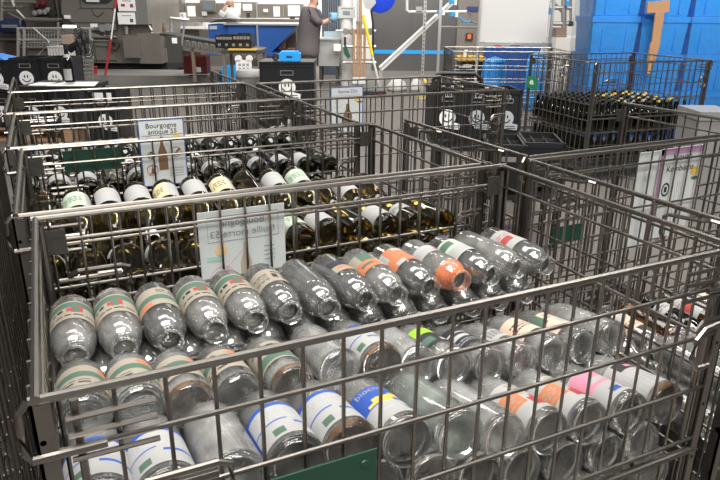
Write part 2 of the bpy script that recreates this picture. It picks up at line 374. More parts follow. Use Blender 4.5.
# ------------------------------------------------------------------ signs hung on the crates
def sign(label, x0, x1, y, z0, z1, border, marks, tilt=0., sheet=None, cat='sign'):
    e = thing('bottle_sign', label, cat, ((x0+x1)/2, y, z0), tilt)
    w, h = x1-x0, z1-z0
    m = M(); m.box(-w/2, w/2, 0, .003, 0, h); m.build('sheet', sheet or paper, e)
    m = M(); b = .022*w
    if border:
        for q in ((-w/2, w/2, 0, b), (-w/2, w/2, h-b, h), (-w/2, -w/2+b, 0, h), (w/2-b, w/2, 0, h)): m.box(q[0], q[1], -.001, 0, q[2], q[3])
        m.build('border', border, e)
    marks(e, w, h); return e
def wine_pic(m, cx, z0, k, y=-.001):
    m.prism([(cx-.10*k, z0), (cx+.10*k, z0), (cx+.105*k, z0+.36*k), (cx+.08*k, z0+.46*k), (cx+.035*k, z0+.58*k), (cx+.03*k, z0+.76*k), (cx-.03*k, z0+.76*k), (cx-.035*k, z0+.58*k), (cx-.08*k, z0+.46*k), (cx-.105*k, z0+.36*k)], y, y+.001)
amb_ink = mat('brown_ink', (.16, .085, .04), .7)
navy = mat('navy_ink', (.03, .07, .25), .6)
def mk_bourgogne(e, w, h):
    m = M(); m.text('Bourgogne', .155*w, 0, h*.875, -.001); m.text('antique 55', .15*w, .02*w, h*.785, -.001)
    m.box(-.44*w, .46*w, -.001, 0, h*.765, h*.768); m.text('75 cl', .05*w, 0, h*.725, -.001); m.build('lettering', blackm, e)
    m = M(); wine_pic(m, -.02*w, .24*h, .82*h*.8); m.build('bottle_picture', amb_ink, e)
    m = M(); m.arc(.28*w, h*.5, .11*w, .006*w, 0, 6.28, -.001, 0); m.build('warning_ring', lred, e); m = M(); m.arc(-.27*w, h*.25, .12*w, .006*w, 0, 6.28, -.001, 0)
    m.prism([(-.36*w, h*.17), (-.35*w, h*.165), (-.18*w, h*.31), (-.19*w, h*.315)], -.0015, 0); m.build('warning_ring', lred, e)
    m = M(); m.prism([(.2*w, h*.45), (.22*w, h*.44), (.38*w, h*.53), (.35*w, h*.56)], -.001, 0); wine_pic(m, -.27*w, h*.19, .17*h)
    m.build('small_picture', amb_ink, e)
    m = M(); m.arc(-.27*w, h*.47, .065*w, .022*w, .3, 2., -.001, 0); m.arc(-.27*w, h*.47, .065*w, .022*w, 2.4, 4.1, -.001, 0); m.arc(-.27*w, h*.47, .065*w, .022*w, 4.5, 6.1, -.001, 0)
    m.build('recycling_mark', lgrn, e)
    m = M(); m.disc(.32*w, h*.73, .075*w, .05*w, -.001, 0); m.build('badge', lyel, e)
    m = M()
    for i in range(4): m.box(.1*w, .42*w, -.001, 0, h*(.13+i*.04), h*(.148+i*.04))
    m.arc(-.3*w, h*.73, .05*w, .006*w, 0, 6.28, -.001, 0); m.build('small_print', lgry, e)
def mk_steinie(e, w, h):
    m = M(); m.text('Steinie 33cl', .13*w, .02*w, h*.87, -.001)
    m.box(-.44*w, .4*w, -.001, 0, h*.82, h*.822); m.build('lettering', navy, e)
    m = M(); cx, z0, k = .02*w, .14*h, h
    m.prism([(cx-.1*k, z0), (cx+.1*k, z0), (cx+.1*k, z0+.27*k), (cx+.045*k, z0+.38*k), (cx+.035*k, z0+.50*k), (cx-.035*k, z0+.50*k), (cx-.045*k, z0+.38*k), (cx-.1*k, z0+.27*k)], -.001, 0)
    m.build('bottle_picture', amb_ink, e)
    m = M(); m.disc(.3*w, h*.74, .085*w, .07*w, -.001, 0); m.build('badge', lyel, e)
    m = M(); m.prism([(-.36*w, h*.34), (-.33*w, h*.17), (-.21*w, h*.17), (-.18*w, h*.34)], -.001, 0); m.box(-.28*w, -.26*w, -.001, 0, h*.38, h*.5)
    m.arc(-.3*w, h*.7, .05*w, .02*w, 0, 6.28, -.001, 0); m.box(-.42*w, -.18*w, -.001, 0, h*.58, h*.595); m.build('small_picture', greysticker, e)
    m = M(); m.disc(.4*w, h*.67, .09*w, .03*w, -.0008, 0); m.build('ribbon', lgrn, e)
def mk_feuille(e, w, h):
    m = M(); m.text('feuille morte 53', .118*w, 0, h*.645, -.001, True); m.text('Bourgogne', .118*w, 0, h*.79, -.001, True)
    for q in ((-.40*w, .42*w, h*.585, h*.592), (-.40*w, .42*w, h*.92, h*.927), (-.402*w, -.398*w, h*.585, h*.927), (.418*w, .422*w, h*.585, h*.927)): m.box(q[0], q[1], -.0008, 0, q[2], q[3])
    for i in range(4): m.box(.24*w, .37*w, -.0008, 0, h*(.44-i*.06), h*(.448-i*.06))
    m.build('mirrored_lettering', fade, e)
    m = M(); wine_pic(m, .02*w, .0*h, .72*h, -.0008); m.build('bottle_picture', mat('pale_brown_ink', (.36, .31, .24), .8), e)
    m = M(); m.disc(-.26*w, h*.47, .07*w, .075*w, -.0008, 0); m.build('badge', mat('pale_yellow_ink', (.62, .45, .22), .8), e)
    m = M(); m.box(-.43*w, -.24*w, -.0008, 0, h*.33, h*.40); m.build('ribbon', mat('pale_green_ink', (.3, .45, .38), .8), e)
    m = M(); m.arc(-.26*w, h*.08, .15*w, .005*w, .1, 3.0, -.0008, 0); m.prism([(-.22*w, h*.22), (-.21*w, h*.215), (.0, h*.45), (-.01*w, h*.455)], -.0008, 0)
    m.build('warning_ring', mat('pale_red_ink', (.55, .35, .36), .8), e)
def mk_noven(e, w, h):
    m = M(); m.text('Noven', .17*w, .02*w, h*.86, -.001); m.text('Kombucha', .15*w, .0, h*.745, -.001)
    m.arc(-.27*w, h*.55, .08*w, .012*w, 0, 6.28, -.001, 0, ky=1.3); m.box(-.3*w, -.24*w, -.001, 0, h*.52, h*.58)
    for i in range(3): m.box(-.38*w, -.2*w, -.001, 0, h*(.41-i*.025), h*(.418-i*.025))
    m.build('lettering', lblk, e)
    m = M(); m.box(-w/2, w/2, -.001, 0, h*.935, h); m.box(-w/2, -.44*w, -.001, 0, h*.1, h); m.build('lilac_margin', lpur, e)
    m = M(); m.disc(.36*w, h*.72, .09*w, .075*w, -.001, 0); m.build('badge', lyel, e)
    m = M(); m.disc(.40*w, h*.64, .09*w, .03*w, -.0012, 0); m.build('ribbon', lgrn, e)
    m = M()
    for s in (-1, 1): m.box(.03*w+s*.05*w-.004*w, .03*w+s*.05*w+.004*w, -.001, 0, h*.1, h*.5); m.box(.03*w+s*.025*w-.004*w, .03*w+s*.025*w+.004*w, -.001, 0, h*.5, h*.62)
    m.build('bottle_outline', lgry, e)
def mk_plain(e, w, h):
    m = M(); m.box(w*.38, w*.5, -.001, 0, 0, h); m.build('lilac_margin', lpur, e)
    m = M(); m.disc(-.15*w, h*.75, .12*w, .10*w, -.001, 0); m.build('faded_badge', fadep, e)
sign('framed sign reading Bourgogne antique 55 with a brown bottle picture', .315, .463, .772, .838, 1.062, navy, mk_bourgogne)
sign('translucent sign seen from behind with mirrored lettering, above the clear bottles', .340, .552, .014, .775, .962, None, mk_feuille, sheet=fadep)
a, b = onY(329, 87, 2.175), onY(361, 130, 2.175)
sign('small blue bordered sign with a stubby amber bottle, on the empty crate', a.x, b.x, 2.150, b.z-.01, a.z, navy, mk_steinie)
a, b = onY(664, 146, .026), onY(706, 143, .026); b.z = onY(703, 214, .026).z
sign('lilac topped sign reading Noven Kombucha', a.x, b.x, .030, b.z-.06, a.z-.012, None, mk_noven)
a, b = onY(640, 153, .04), onY(664, 216, .04)
sign('blank white sheet with a lilac edge, left of the kombucha sign', a.x, b.x-.004, .040, b.z-.1, a.z, None, mk_plain)

# ------------------------------------------------------------------ bottles
PROF = {
 'juice': ([(0,.007),(.028,.005),(.036,0),(.0395,.002),(.0414,.010),(.0414,.152)]+[(.0222+.0192*math.cos(a*PI/16), .154+.056*math.sin(a*PI/16)) for a in range(1, 8)]+[(.0222,.213),(.0225,.219),(.0252,.221),(.0260,.225),(.0260,.233),(.0252,.239),(.0236,.241)],
           [(.0205,.241),(.0196,.222),(.0196,.212)]+[(.0196+.0192*math.cos(a*PI/16), .152+.055*math.sin(a*PI/16)) for a in range(7, 0, -1)]+[(.0388,.150),(.0388,.020),(.034,.013),(0,.014)], .0414, .150),
 'slim':  ([(0,.007),(.026,.005),(.033,0),(.0370,.002),(.0385,.010),(.0385,.165),(.0375,.178),(.032,.195),(.0225,.214),(.0175,.228),(.0165,.240),(.0185,.243),(.0188,.250),(.0180,.257),(.017,.259)],
           [(.0142,.259),(.0138,.240),(.0150,.227),(.020,.212),(.0295,.193),(.035,.176),(.0362,.165),(.0362,.020),(.031,.013),(0,.014)], .0385, .165),
 'wine':  ([(0,.020),(.015,.016),(.029,.004),(.034,0),(.0368,.003),(.0380,.012),(.0380,.166),(.0370,.178),(.0335,.190),(.0275,.201),(.0215,.211),(.0175,.224),(.0155,.238),(.0145,.255),(.0140,.284),(.0158,.285),(.0160,.294),(.0148,.298)],
           [(.0098,.298),(.0095,.284),(.0100,.255),(.0110,.238),(.0130,.224),(.0175,.211),(.0235,.200),(.0300,.189),(.0345,.177),(.0356,.165),(.0356,.022),(.030,.018),(0,.034)], .038, .160),
 'beer':  ([(0,.008),(.024,.005),(.030,0),(.0335,.003),(.0345,.010),(.0345,.105),(.032,.125),(.0235,.150),(.0165,.172),(.0138,.195),(.0132,.215),(.0145,.218),(.0145,.228),(.0130,.230)],
           [(.0095,.230),(.0092,.215),(.0100,.195),(.0125,.172),(.0195,.150),(.028,.125),(.0320,.105),(.0320,.018),(.027,.012),(0,.013)], .0345, .105),
}
PROF['litre'] = ([(r*1.1, z*1.08) for r, z in PROF['juice'][0]], [(r*1.1, z*1.08) for r, z in PROF['juice'][1]], .0412*1.1, .16)
_gm = {}
LIPZ = {'juice': .2205, 'litre': .2205*1.08, 'slim': .2425, 'wine': .2845, 'beer': .2175}
def glass_mesh(kind, gm, part='bottle_body'):
    k = (kind, gm, part)
    if k not in _gm:
        o, i, r, h = PROF[kind]; m = M(); zl = LIPZ[kind]; th = i[-2][1]
        if part == 'bottle_body': m.lathe([p for p in o if .008 < p[1] < zl and p[0] > r*.93 or (p[1] >= .02 and p[1] < zl)], 32); m.lathe([p for p in i if th+.004 < p[1] < zl+.0005], 32)
        elif part == 'lip':
            a = [p for p in o if p[1] >= zl-.002]; b = [p for p in i if p[1] >= zl-.004]; m.lathe(a+b+[a[0]], 28)
        else:
            a = [p for p in o if p[1] <= .013]; b = [p for p in i if p[1] < th+.008]; m.lathe(a+[(r-.0002, .0135)]+[(min(q[0], r-.002), q[1]) for q in b], 28)
        ob = m.build(part, MATS[gm], smooth=50); _gm[k] = ob.data; bpy.data.objects.remove(ob)
    return _gm[k]
# label artwork: size (degrees round, from, to along the bottle) and blocks (u0,u1,v0,v1,material)
def dashes(u0, u1, v0, v1, n, mi, seed=1):
    rr = random.Random(seed); out = []
    for i in range(n):
        v = v0+(v1-v0)*(i+.5)/n; u = u0
        while u < u1-.03:
            l = rr.uniform(.05, .14); out.append((u, min(u+l, u1), v-.22*(v1-v0)/n, v+.22*(v1-v0)/n, mi)); u += l+.03
    return out
LAB = {
 'crest':  (210, .050, .145, [beige, lgrn, lred, lblk], [(0,1,.08,.36,1),(.40,.47,.30,.62,2),(.46,.54,.36,.66,1),(.53,.60,.40,.60,2),(.66,.72,.44,.56,3),(.75,.80,.46,.58,3)]+dashes(.15,.85,.72,.90,1,3)),
 'greenband': (210, .045, .140, [beige, lgrn, lor, lblk], [(0,1,.42,.70,1),(.66,.85,.74,.95,2)]+dashes(.25,.6,.1,.34,2,3,2)),
 'beigeplain': (170, .060, .145, [beige, lblk, lwht], [(.28,.36,.45,.75,1),(.42,.52,.4,.7,1),(.30,.5,.2,.3,1)]+dashes(.6,.9,.3,.8,4,1,3)),
 'tag':    (80, .07, .135, [beige, lblk, lor], [(0,1,0,.5,1),(.2,.8,.6,.8,2)]),
 'patch':  (190, .05, .140, [beige, lor, lgrn, lred, lwht], [(.45,1,.5,1,1),(.45,.7,0,.5,2),(.0,.40,.3,.9,4),(.55,.8,.66,.8,2)]),
 'redorange': (200, .05, .145, [lwht, lor, lred, lblk], [(.0,.32,0,.6,2),(.36,.55,.2,1,1),(.55,.72,.0,.8,1),(.72,.85,.5,1,1)]),
 'strip':  (130, .07, .12, [lwht, lred, lgry], [(.1,.9,.1,.3,2),(.1,.4,.5,.8,1)]),
 'greenwhite': (200, .05, .145, [lpgr, lwht, lgrn], [(.30,1,.55,.95,1),(.1,.3,.2,.8,2),(.5,.75,.1,.4,2)]),
 'whitered': (200, .05, .145, [lwht, lred, lor], [(.25,.45,.2,.55,1),(.55,.9,.45,.7,1),(.25,.42,.65,.8,2)]+dashes(.5,.95,.2,.4,2,1,5)),
 'bluewhite': (200, .022, .135, [lwht, lblu, lgry, lgrn], [(0,1,.90,1,1),(0,.09,0,1,1),(.93,1,0,1,1),(0,.5,.42,.46,1),(.55,1,.30,.36,1),(.3,.42,.07,.22,3)]+dashes(.10,.9,.50,.90,7,2,6)),
 'blueyellow': (215, .020, .135, [lblu, lwht, lyel, lgrn, lgry], [(0,1,0,.43,1),(.34,.66,.52,.62,2),(.40,.54,.44,.56,2),(.54,.72,.56,.70,2),(.62,.84,.60,.70,2),(.28,.42,.46,.54,2),(.60,.69,.12,.26,3),(.74,.80,.14,.24,3),(.30,.55,.22,.25,4)]),
 'pome':   (190, .018, .138, [lwht, lor, lred, beige], [(0,.45,.30,.72,1),(.45,.62,.55,.98,3),(.48,.72,.14,.40,2),(.56,.62,.38,.50,2),(.72,.95,.2,.45,3)]+dashes(.05,.4,.36,.66,4,3,8)),
 'pink':   (190, .018, .138, [lwht, lpink, lblu, lred], [(.0,1,.42,.95,1),(.3,.6,.55,.65,0),(.35,.5,.1,.22,2),(.55,.65,.12,.2,3)]),
 'dotted': (200, .018, .138, [lwht, lblk, lgry, lpink], [(.30,1,.70,.95,1),(.45,.62,.76,.88,3)]+[(.08+i*.07,.11+i*.07,.08+j*.09,.13+j*.09,2) for i in range(13) for j in range(6)]),
 'limeblack': (150, .05, .145, [lblk, llime, lwht, lgrn], [(0,1,.62,1,1),(.2,.5,.15,.4,3),(.6,.85,.1,.25,2)]),
 'blacktag': (110, .06, .150, [lblk, lgry, lwht], [(.1,.9,.7,.76,1),(.2,.8,.40,.55,1)]+dashes(.1,.9,.1,.3,2,1,9)),
 'barcode': (70, .07, .120, [lwht, lblk], [(.15+i*.09,.19+i*.09,.3,.85,1) for i in range(9)]),
 'salmon': (110, .06, .145, [lsal, lred, lblk], dashes(.2,.8,.3,.7,3,2,10)),
 'peachgreen': (190, .05, .145, [lsal, lgrn, lwht, lblk], [(0,.4,.5,1,1),(.5,.8,.2,.5,2)]+dashes(.45,.95,.6,.9,3,3,11)),
 'wine_white': (170, .030, .115, [lwht, lgry], dashes(.2,.8,.3,.8,4,1,12)),
 'wine_cream': (170, .030, .115, [lcrm, lwht, lblk], [(.0,.4,0,1,1)]+dashes(.5,.9,.3,.7,3,2,13)),
 'wine_green': (170, .030, .115, [lpgr, lwht, lgrn], [(.0,.3,0,1,1)]+dashes(.4,.9,.3,.7,3,2,14)),
 'wine_band': (359, .06, .105, [lwht, lgry, lblk], dashes(.1,.9,.3,.7,2,2,15)),
}
_lm = {}
def label_mesh(art, r):
    k = (art, r)
    if k in _lm: return _lm[k]
    deg, z0, z1, mats, blocks = LAB[art]; nu, nv = 40, 30; A = math.radians(deg); m = M()
    vs = [((r+.0005)*math.cos(-A/2+A*i/nu), (r+.0005)*math.sin(-A/2+A*i/nu), z0+(z1-z0)*j/nv) for j in range(nv+1) for i in range(nu+1)]
    fs = []; mi = []
    for j in range(nv):
        for i in range(nu):
            fs.append((j*(nu+1)+i, j*(nu+1)+i+1, (j+1)*(nu+1)+i+1, (j+1)*(nu+1)+i)); u, v = (i+.5)/nu, (j+.5)/nv; q = 0
            for b in blocks:
                if b[0] <= u <= b[1] and b[2] <= v <= b[3]: q = b[4]
            mi.append(q)
    m.add(vs, fs); m.m = mi
    if art == 'blueyellow':
        tv, tf = text_geo('biocoop'); sz = .021; m.i = 1
        m.add([((r+.0010)*math.cos(x*sz/r-.18), (r+.0010)*math.sin(x*sz/r-.18), .117+y*sz) for x, y in tv], tf)
    o = m.build('label', mats, smooth=True); _lm[k] = o.data; bpy.data.objects.remove(o); return _lm[k]
capm = {}
def ring_mesh(kind, z0, z1, key, mt):
    k = (kind, key)
    if k not in capm:
        o = PROF[kind][0]; rr = [(r+.0008, z) for r, z in o if z0 <= z <= z1]
        m = M(); m.lathe(rr, 24); ob = m.build(key, mt, smooth=40); capm[k] = ob.data; bpy.data.objects.remove(ob)
    return capm[k]
def child(name, data, parent):
    o = bpy.data.objects.new(name, data); COL.objects.link(o); o.parent = parent; return o
def bottle(base, direc, kind, gm, art, label, group, roll=0., name='glass_bottle', extras=(), cat='bottle', artroll=0.):
    Zx = Vector(direc).normalized(); up = Vector((0, 0, 1)) if abs(Zx.z) < .9 else Vector((0, -1, 0))
    X = (up-Zx*up.dot(Zx)).normalized(); Yx = Zx.cross(X)
    R = Matrix((X, Yx, Zx)).transposed() @ Matrix.Rotation(roll, 3, 'Z')
    e = thing(name, label, cat, base, 0, group); e.rotation_euler = R.to_euler()
    child('bottle_body', glass_mesh(kind, gm), e)
    if kind != 'beer':
        tg = 'thick_'+(gm if gm in ('olive', 'amber', 'darkgreen') else 'clear'); child('lip', glass_mesh(kind, tg, 'lip'), e); child('base', glass_mesh(kind, tg, 'base'), e)
    if art: child('label', label_mesh(art, PROF[kind][2]), e)
    for x in extras:
        if x == 'pulp': child('juice_film', ring_mesh(kind, .180, .30, 'juice_film', pulp), e)
        if x == 'foil': child('neck_foil', ring_mesh(kind, .25, .31, 'neck_foil', white), e)
        if x == 'darkfoil': child('neck_foil', ring_mesh(kind, .25, .31, 'dark_foil', black), e)
        if x == 'rust': child('dried_residue', ring_mesh(kind, 0, .012, 'dried_residue', rust), e)
        if x in ('capy', 'capg', 'capw', 'capk'):
            mt = {'capy': lyel, 'capg': lgrn, 'capw': lwht, 'capk': lblk}[x]
            if (kind, x) not in capm:
                m = M(); top = PROF[kind][0][-1][1]; m.lathe([(.0155, top-.012), (.0158, top-.004), (.0135, top+.003), (0, top+.004)], 16); ob = m.build('cap', mt, smooth=40); capm[(kind, x)] = ob.data; bpy.data.objects.remove(ob)
            child('crown_cap', capm[(kind, x)], e)
    return e
ORD = ['first', 'second', 'third', 'fourth', 'fifth', 'sixth', 'seventh', 'eighth', 'ninth', 'tenth', 'eleventh', 'twelfth', 'thirteenth', 'fourteenth', 'fifteenth']
NAMES = {None: 'unlabelled clear bottle', 'crest': 'clear bottle, beige crest label', 'greenband': 'clear bottle, beige label with green band', 'beigeplain': 'clear bottle, plain beige label',
 'tag': 'clear bottle, small tag label', 'patch': 'clear bottle, beige orange and green label', 'redorange': 'clear bottle, red and orange label', 'strip': 'clear bottle with orange juice in its neck',
 'greenwhite': 'clear bottle, pale green label', 'whitered': 'clear bottle, white label with red print', 'bluewhite': 'clear bottle, white label edged blue', 'blueyellow': 'clear bottle, blue and yellow label',
 'pome': 'clear bottle, orange label with red fruit', 'pink': 'clear bottle, pink label', 'dotted': 'clear bottle, dotted white label', 'limeblack': 'clear bottle, lime and black label',
 'blacktag': 'clear bottle, black label', 'barcode': 'clear bottle, white barcode sticker', 'salmon': 'clear bottle, salmon label', 'peachgreen': 'clear bottle, peach and green label'}
G_A = 'clear bottles in the front crate'
X0, SP = .0515, .0842
def rn(a): return random.uniform(-a, a)
# back row, necks to the front
row = ['crest', 'crest', 'greenband', 'crest', 'crest', 'beigeplain', None, 'tag', 'patch', 'redorange', 'strip', 'greenwhite', None, 'whitered']
RX1 = [.049+.0826*i for i in range(14)]
for i, art in enumerate(row):
    ex = ('pulp',) if art == 'strip' else ()
    bottle((RX1[i], -.058+rn(.005), .803), (rn(.02), -1, .06+rn(.015)), 'juice', 'clear_dusty' if i in (0, 1, 3, 4, 8, 10, 12) else 'clear', art, f'{NAMES[art]}, {ORD[i]} from left in the back row', G_A, rn(.25), extras=ex)
for i in range(13):
    bottle((RX1[i]+.041, -.050+rn(.006), .727), (rn(.02), -1, .05), 'juice', 'clear', None, f'clear bottle under the back row, {ORD[i]} from left, neck forward', G_A, rn(2))
# middle row, necks to the back
row2 = ['greenband', 'greenband', 'greenband', 'greenband', 'crest', None, 'bluewhite', None, 'limeblack', 'blacktag', 'barcode', 'salmon', 'peachgreen', None]
RX2 = [.050, .133, .211, .296, .391, .487, .572, .655, .738, .822, .909, .995, 1.079, 1.162]
RZ2 = [.810, .800, .792, .782, .778, .782, .775, .750, .728, .715, .704, .702, .700, .702]
for i, art in enumerate(row2):
    ex = ('rust',) if i in (2, 4, 6) else ()
    bottle((RX2[i], -.490+rn(.008), RZ2[i]), (rn(.03), .985, -.16), 'juice' if i not in (9, 10) else 'slim', 'clear_milky' if i % 3 else 'clear_dusty', art, f'{NAMES[art]}, {ORD[i]} from left in the middle row', G_A, rn(.3), extras=ex)
for i in range(13):
    bottle((RX2[i]+.041, -.475+rn(.01), RZ2[i]-.078), (rn(.03), .985, -.16), 'juice', 'clear_milky', None, f'clear bottle under the middle row, {ORD[i]} from left', G_A, rn(2))
# front row, bases against the gate
row3 = ['bluewhite', 'bluewhite', None, 'bluewhite', 'bluewhite', 'blueyellow', None, None, 'pome', 'pome', 'pink', 'dotted']
R3 = [(.056, .800), (.142, .792), (.234, .785), (.326, .780), (.418, .775), (.510, .764), (.612, .745), (.712, .702), (.815, .682), (.915, .672), (1.020, .665), (1.118, .660)]
for i, art in enumerate(row3):
    gm = 'greenish' if i == 6 else 'clear_milky' if i in (2, 7, 8, 9, 11) else 'clear_dusty'
    bottle((R3[i][0], -.693+rn(.006), R3[i][1]), (rn(.02), .98, -.17), 'litre', gm, art, f'{NAMES[art] if i != 6 else "greenish unlabelled bottle"}, {ORD[i]} from left in the front row', G_A, rn(.15) if art != 'blueyellow' else .12, extras=('rust',) if i in (4, 11) else ())
LAYW = ['', 'second', 'third', 'fourth']
for lay in (1, 2, 3):
    for i in range(12-lay % 2):
        x = (R3[i][0]+R3[i+1][0])/2 if lay % 2 else R3[i][0]; z = ((R3[i][1]+R3[i+1][1])/2 if lay % 2 else R3[i][1])-.083*lay
        if z < .42: continue
        art = random.choice([None, None, 'pome', 'whitered', 'bluewhite', None, None])
        bottle((x, -.690+rn(.008), z), (rn(.02), .98, -.17), 'litre', random.choice(['clear_milky', 'clear_dusty']), art, f'{NAMES[art]}, {ORD[i]} from left, {LAYW[lay]} layer', G_A, rn(2.5))

# wine bottles in the second crate
G_B = 'olive wine bottles in the second crate'
WN = {None: 'unlabelled olive wine bottle', 'wine_white': 'olive wine bottle with white label', 'wine_cream': 'olive wine bottle with cream label', 'wine_green': 'olive wine bottle with pale green label', 'wine_band': 'olive wine bottle with white band label'}
wb = [None, 'wine_green', 'wine_white', 'wine_white', 'wine_cream', 'wine_white', 'wine_cream', None, 'wine_white', 'wine_green', None, 'wine_white', None]
SW = .0872
for i, art in enumerate(wb):
    x = .010+SW*i
    bottle((x, .640+rn(.006), .862-(.05 if i > 9 else 0)), (rn(.03), -.97, -.22), 'wine', 'olive', art, f'{WN[art]}, {ORD[i]} from left in the rear row', G_B, rn(.35), name='wine_bottle', extras=('foil',) if i in (9, 3) else ())
wf = ['wine_white', 'wine_white', 'wine_white', 'wine_cream', None, 'wine_white', None, 'wine_green', 'wine_white', None, 'wine_white', 'wine_band', None]
for i, art in enumerate(wf):
    x = .010+SW*i
    bottle((x, .076+rn(.006), .856-.03*i/12), (rn(.03), 1, -.38 if i < 7 else -.02), 'wine', 'olive', art, f'{WN[art]}, {ORD[i]} from left in the near row', G_B, rn(.5), name='wine_bottle')
for i in range(12):
    art = random.choice(['wine_white', None, 'wine_band'])
    bottle((.010+SW*(i+.5), .070, .782-.03*i/12), (rn(.02), 1, -.38 if i < 7 else -.02), 'wine', 'olive', art, f'{WN[art]} under the near row, {ORD[i]} from left', G_B, rn(1), name='wine_bottle')
    if i < 9: bottle((.010+SW*(i+.5), .64, .785), (rn(.02), -.97, -.22), 'wine', 'olive', None, f'unlabelled olive wine bottle under the rear row, {ORD[i]} from left', G_B, rn(1), name='wine_bottle')
# dark bottles in the third crate
G_C = 'dark bottles in the third crate'
for i in range(13):
    x = -.03+SW*i; art = random.choice(['wine_white', 'wine_band', None])
    nm = {'wine_white': 'dark green bottle with white label', 'wine_band': 'dark green bottle with white band', None: 'unlabelled dark green bottle'}
    bottle((x, .83, .832), (rn(.03), 1, 0), 'wine', 'darkgreen', art, f'{nm[art]}, {ORD[i]} from left in the near row', G_C, rn(.6), name='dark_bottle')
    art = random.choice(['wine_white', 'wine_white', 'wine_band'])
    bottle((x, 1.475, .845), (rn(.03), -1, -.05), 'wine', 'darkgreen', art, f'{nm[art]}, {ORD[i]} from left in the rear row', G_C, rn(.4), name='dark_bottle', extras=('foil',) if i % 3 == 1 else ('darkfoil',))
    if i < 12:
        bottle((x+SW/2, .83, .757), (rn(.02), 1, 0), 'wine', 'darkgreen', None, f'dark green bottle, {ORD[i]} from left in the second layer behind the framed sign', G_C, rn(1), name='dark_bottle')
# few bottles low in the right crate
for i, (px, py, gm, art, lb) in enumerate([(575, 300, 'darkgreen', 'wine_white', 'dark bottle with white label'), (612, 318, 'clear_dusty', 'salmon', 'dusty clear bottle with salmon label'), (640, 308, 'clear', 'peachgreen', 'clear bottle with peach label'), (668, 322, 'amber', None, 'amber bottle without label'),
        (590, 275, 'darkgreen', 'wine_band', 'dark bottle with white band'), (625, 288, 'amber', 'whitered', 'amber bottle with white and red label'), (692, 330, 'clear', 'salmon', 'clear bottle with salmon label'), (660, 345, 'darkgreen', None, 'dark bottle without label')]):
    p = onZ(px, py, .52)
    if p.y > -.05: p.y = -.06
    p.x = min(max(p.x, 1.36), 2.4)
    bottle((1.37+.094*i, -.10, .50), (rn(.05), -1, -.03), 'wine', gm, art, f'{lb}, low in the crate right of clear ones', 'loose bottles in the right crate', rn(.5))
m = M(); m.box(.03, W-.03, .03, D-.03, .42, .45); m.build('inner_shelf', steel2, cE)

for k, (x_, z_, lb) in enumerate(((1.365, .505, 'bottom left'), (1.465, .505, 'bottom second'), (1.565, .505, 'bottom third'), (1.415, .592, 'upper left'), (1.515, .592, 'upper second'))):
    bottle((x_, -.655, z_), (rn(.02), 1, -.02), 'litre', 'clear_dusty', None, f'unlabelled clear bottle, {lb} of the pile in the right crate, base forward', 'clear bottle pile in the right crate', rn(1))
# ------------------------------------------------------------------ upright bottles in the rear right crate
G_M = 'upright dark bottles in the rear right crate'
rzM = cM.rotation_euler.z
def inM(u, v, z): q = Matrix.Rotation(rzM, 3, 'Z') @ Vector((u, v, 0)); return (pM.x+q.x, pM.y+q.y, z)
for tier, zt in enumerate((.16, .432)):
    for a in range(11):
        for b in range(11):
            if tier == 0 and a > 1 and b > 1: continue
            cap = random.choice(['capk', 'capk', 'capy', 'capg', 'capw', 'capy']) if tier and a > 3 and b < 9 else 'capk'
            cn = {'capk': 'black', 'capy': 'yellow', 'capg': 'green', 'capw': 'white'}[cap]
            bottle(inM(.07+a*.098, .07+b*.079, zt), (0, 0, 1), 'beer', 'darkgreen', None,
                   f'dark bottle with {cn} cap standing in the {"upper" if tier else "lower"} tier', f'{G_M}, {cn} caps, {"upper" if tier else "lower"} tier', 0, name='capped_bottle', extras=(cap,))
m = M(); m.box(.03, W-.03, .03, .92, .415, .43); m.build('inner_shelf', steel2, cM)
p = Matrix.Rotation(-rzM, 3, 'Z') @ (onZ(527, 87, .9)-Vector((pM.x, pM.y, 0)))
e = thing('green_plate', 'bright green plate with a white leaf on the upright bottle crate', 'sign', inM(-.012, .86, .70), rzM+PI*.5+PI)
m = M(); m.box(-.09, .09, 0, .004, 0, .105); m.build('plate', lgreen, e)
m = M(); m.prism([(-.04, .05), (-.02, .035), (.03, .04), (.01, .075), (-.02, .08)], -.002, 0); m.build('leaf_mark', sticker, e)

# ------------------------------------------------------------------ the machine hall behind
# bottle washing machine
T0 = 13.9
e, w, h, f = hthing('bottle_washer', 'big grey steel bottle washing machine with pipes and a dark window', 'machine', -30, -50, 163, 72, T0)
m = M(); fbox(m, f, 64, -50, 150, 63, .0, 2.2); fpoly(m, f, [(64, -50), (64, 14), (84, 30), (118, 30), (118, -50)], -.12, 0); m.build('main_body', inox, e)
m = M(); fbox(m, f, -40, -50, 64, 62, .35, 2.2); m.build('rear_body', mat('machine_dark', (.21, .19, .165), .55, .3, var=.2, scale=4), e)
m = M(); fbox(m, f, 141, 33, 163, 63, -.16, 1.5); m.disc(*f(151, 45), .03, .03, -.165, -.16); m.build('outfeed_box', inox, e)
m = M(); fbox(m, f, -30, 63, 165, 72, .2, 2.); m.build('plinth', blackm, e)
m = M(); m.prism([f(85, -10), f(85, 0), f(89, 3), f(110, 3), f(114, 0), f(114, -10)], -.16, -.12); o = m.build('window_frame', blackm, e)
m = M(); fbox(m, f, 89, -6, 102, 2, -.165, -.16); m.build('window_glass', mat('lit_glass', (.65, .66, .64), .2), o)
m = M()
for q in ((82, 8, 118, 8.6), (82, -10, 82.6, 8), (97, 38, 97.6, 62), (64, 22, 118, 22.8)): fbox(m, f, *q, -.135, -.115)
m.build('panel_seam', inoxd, e)
m = M(); fbox(m, f, 127, 35, 143, 57, -.22, -.0); m.build('junction_box', inox, e)
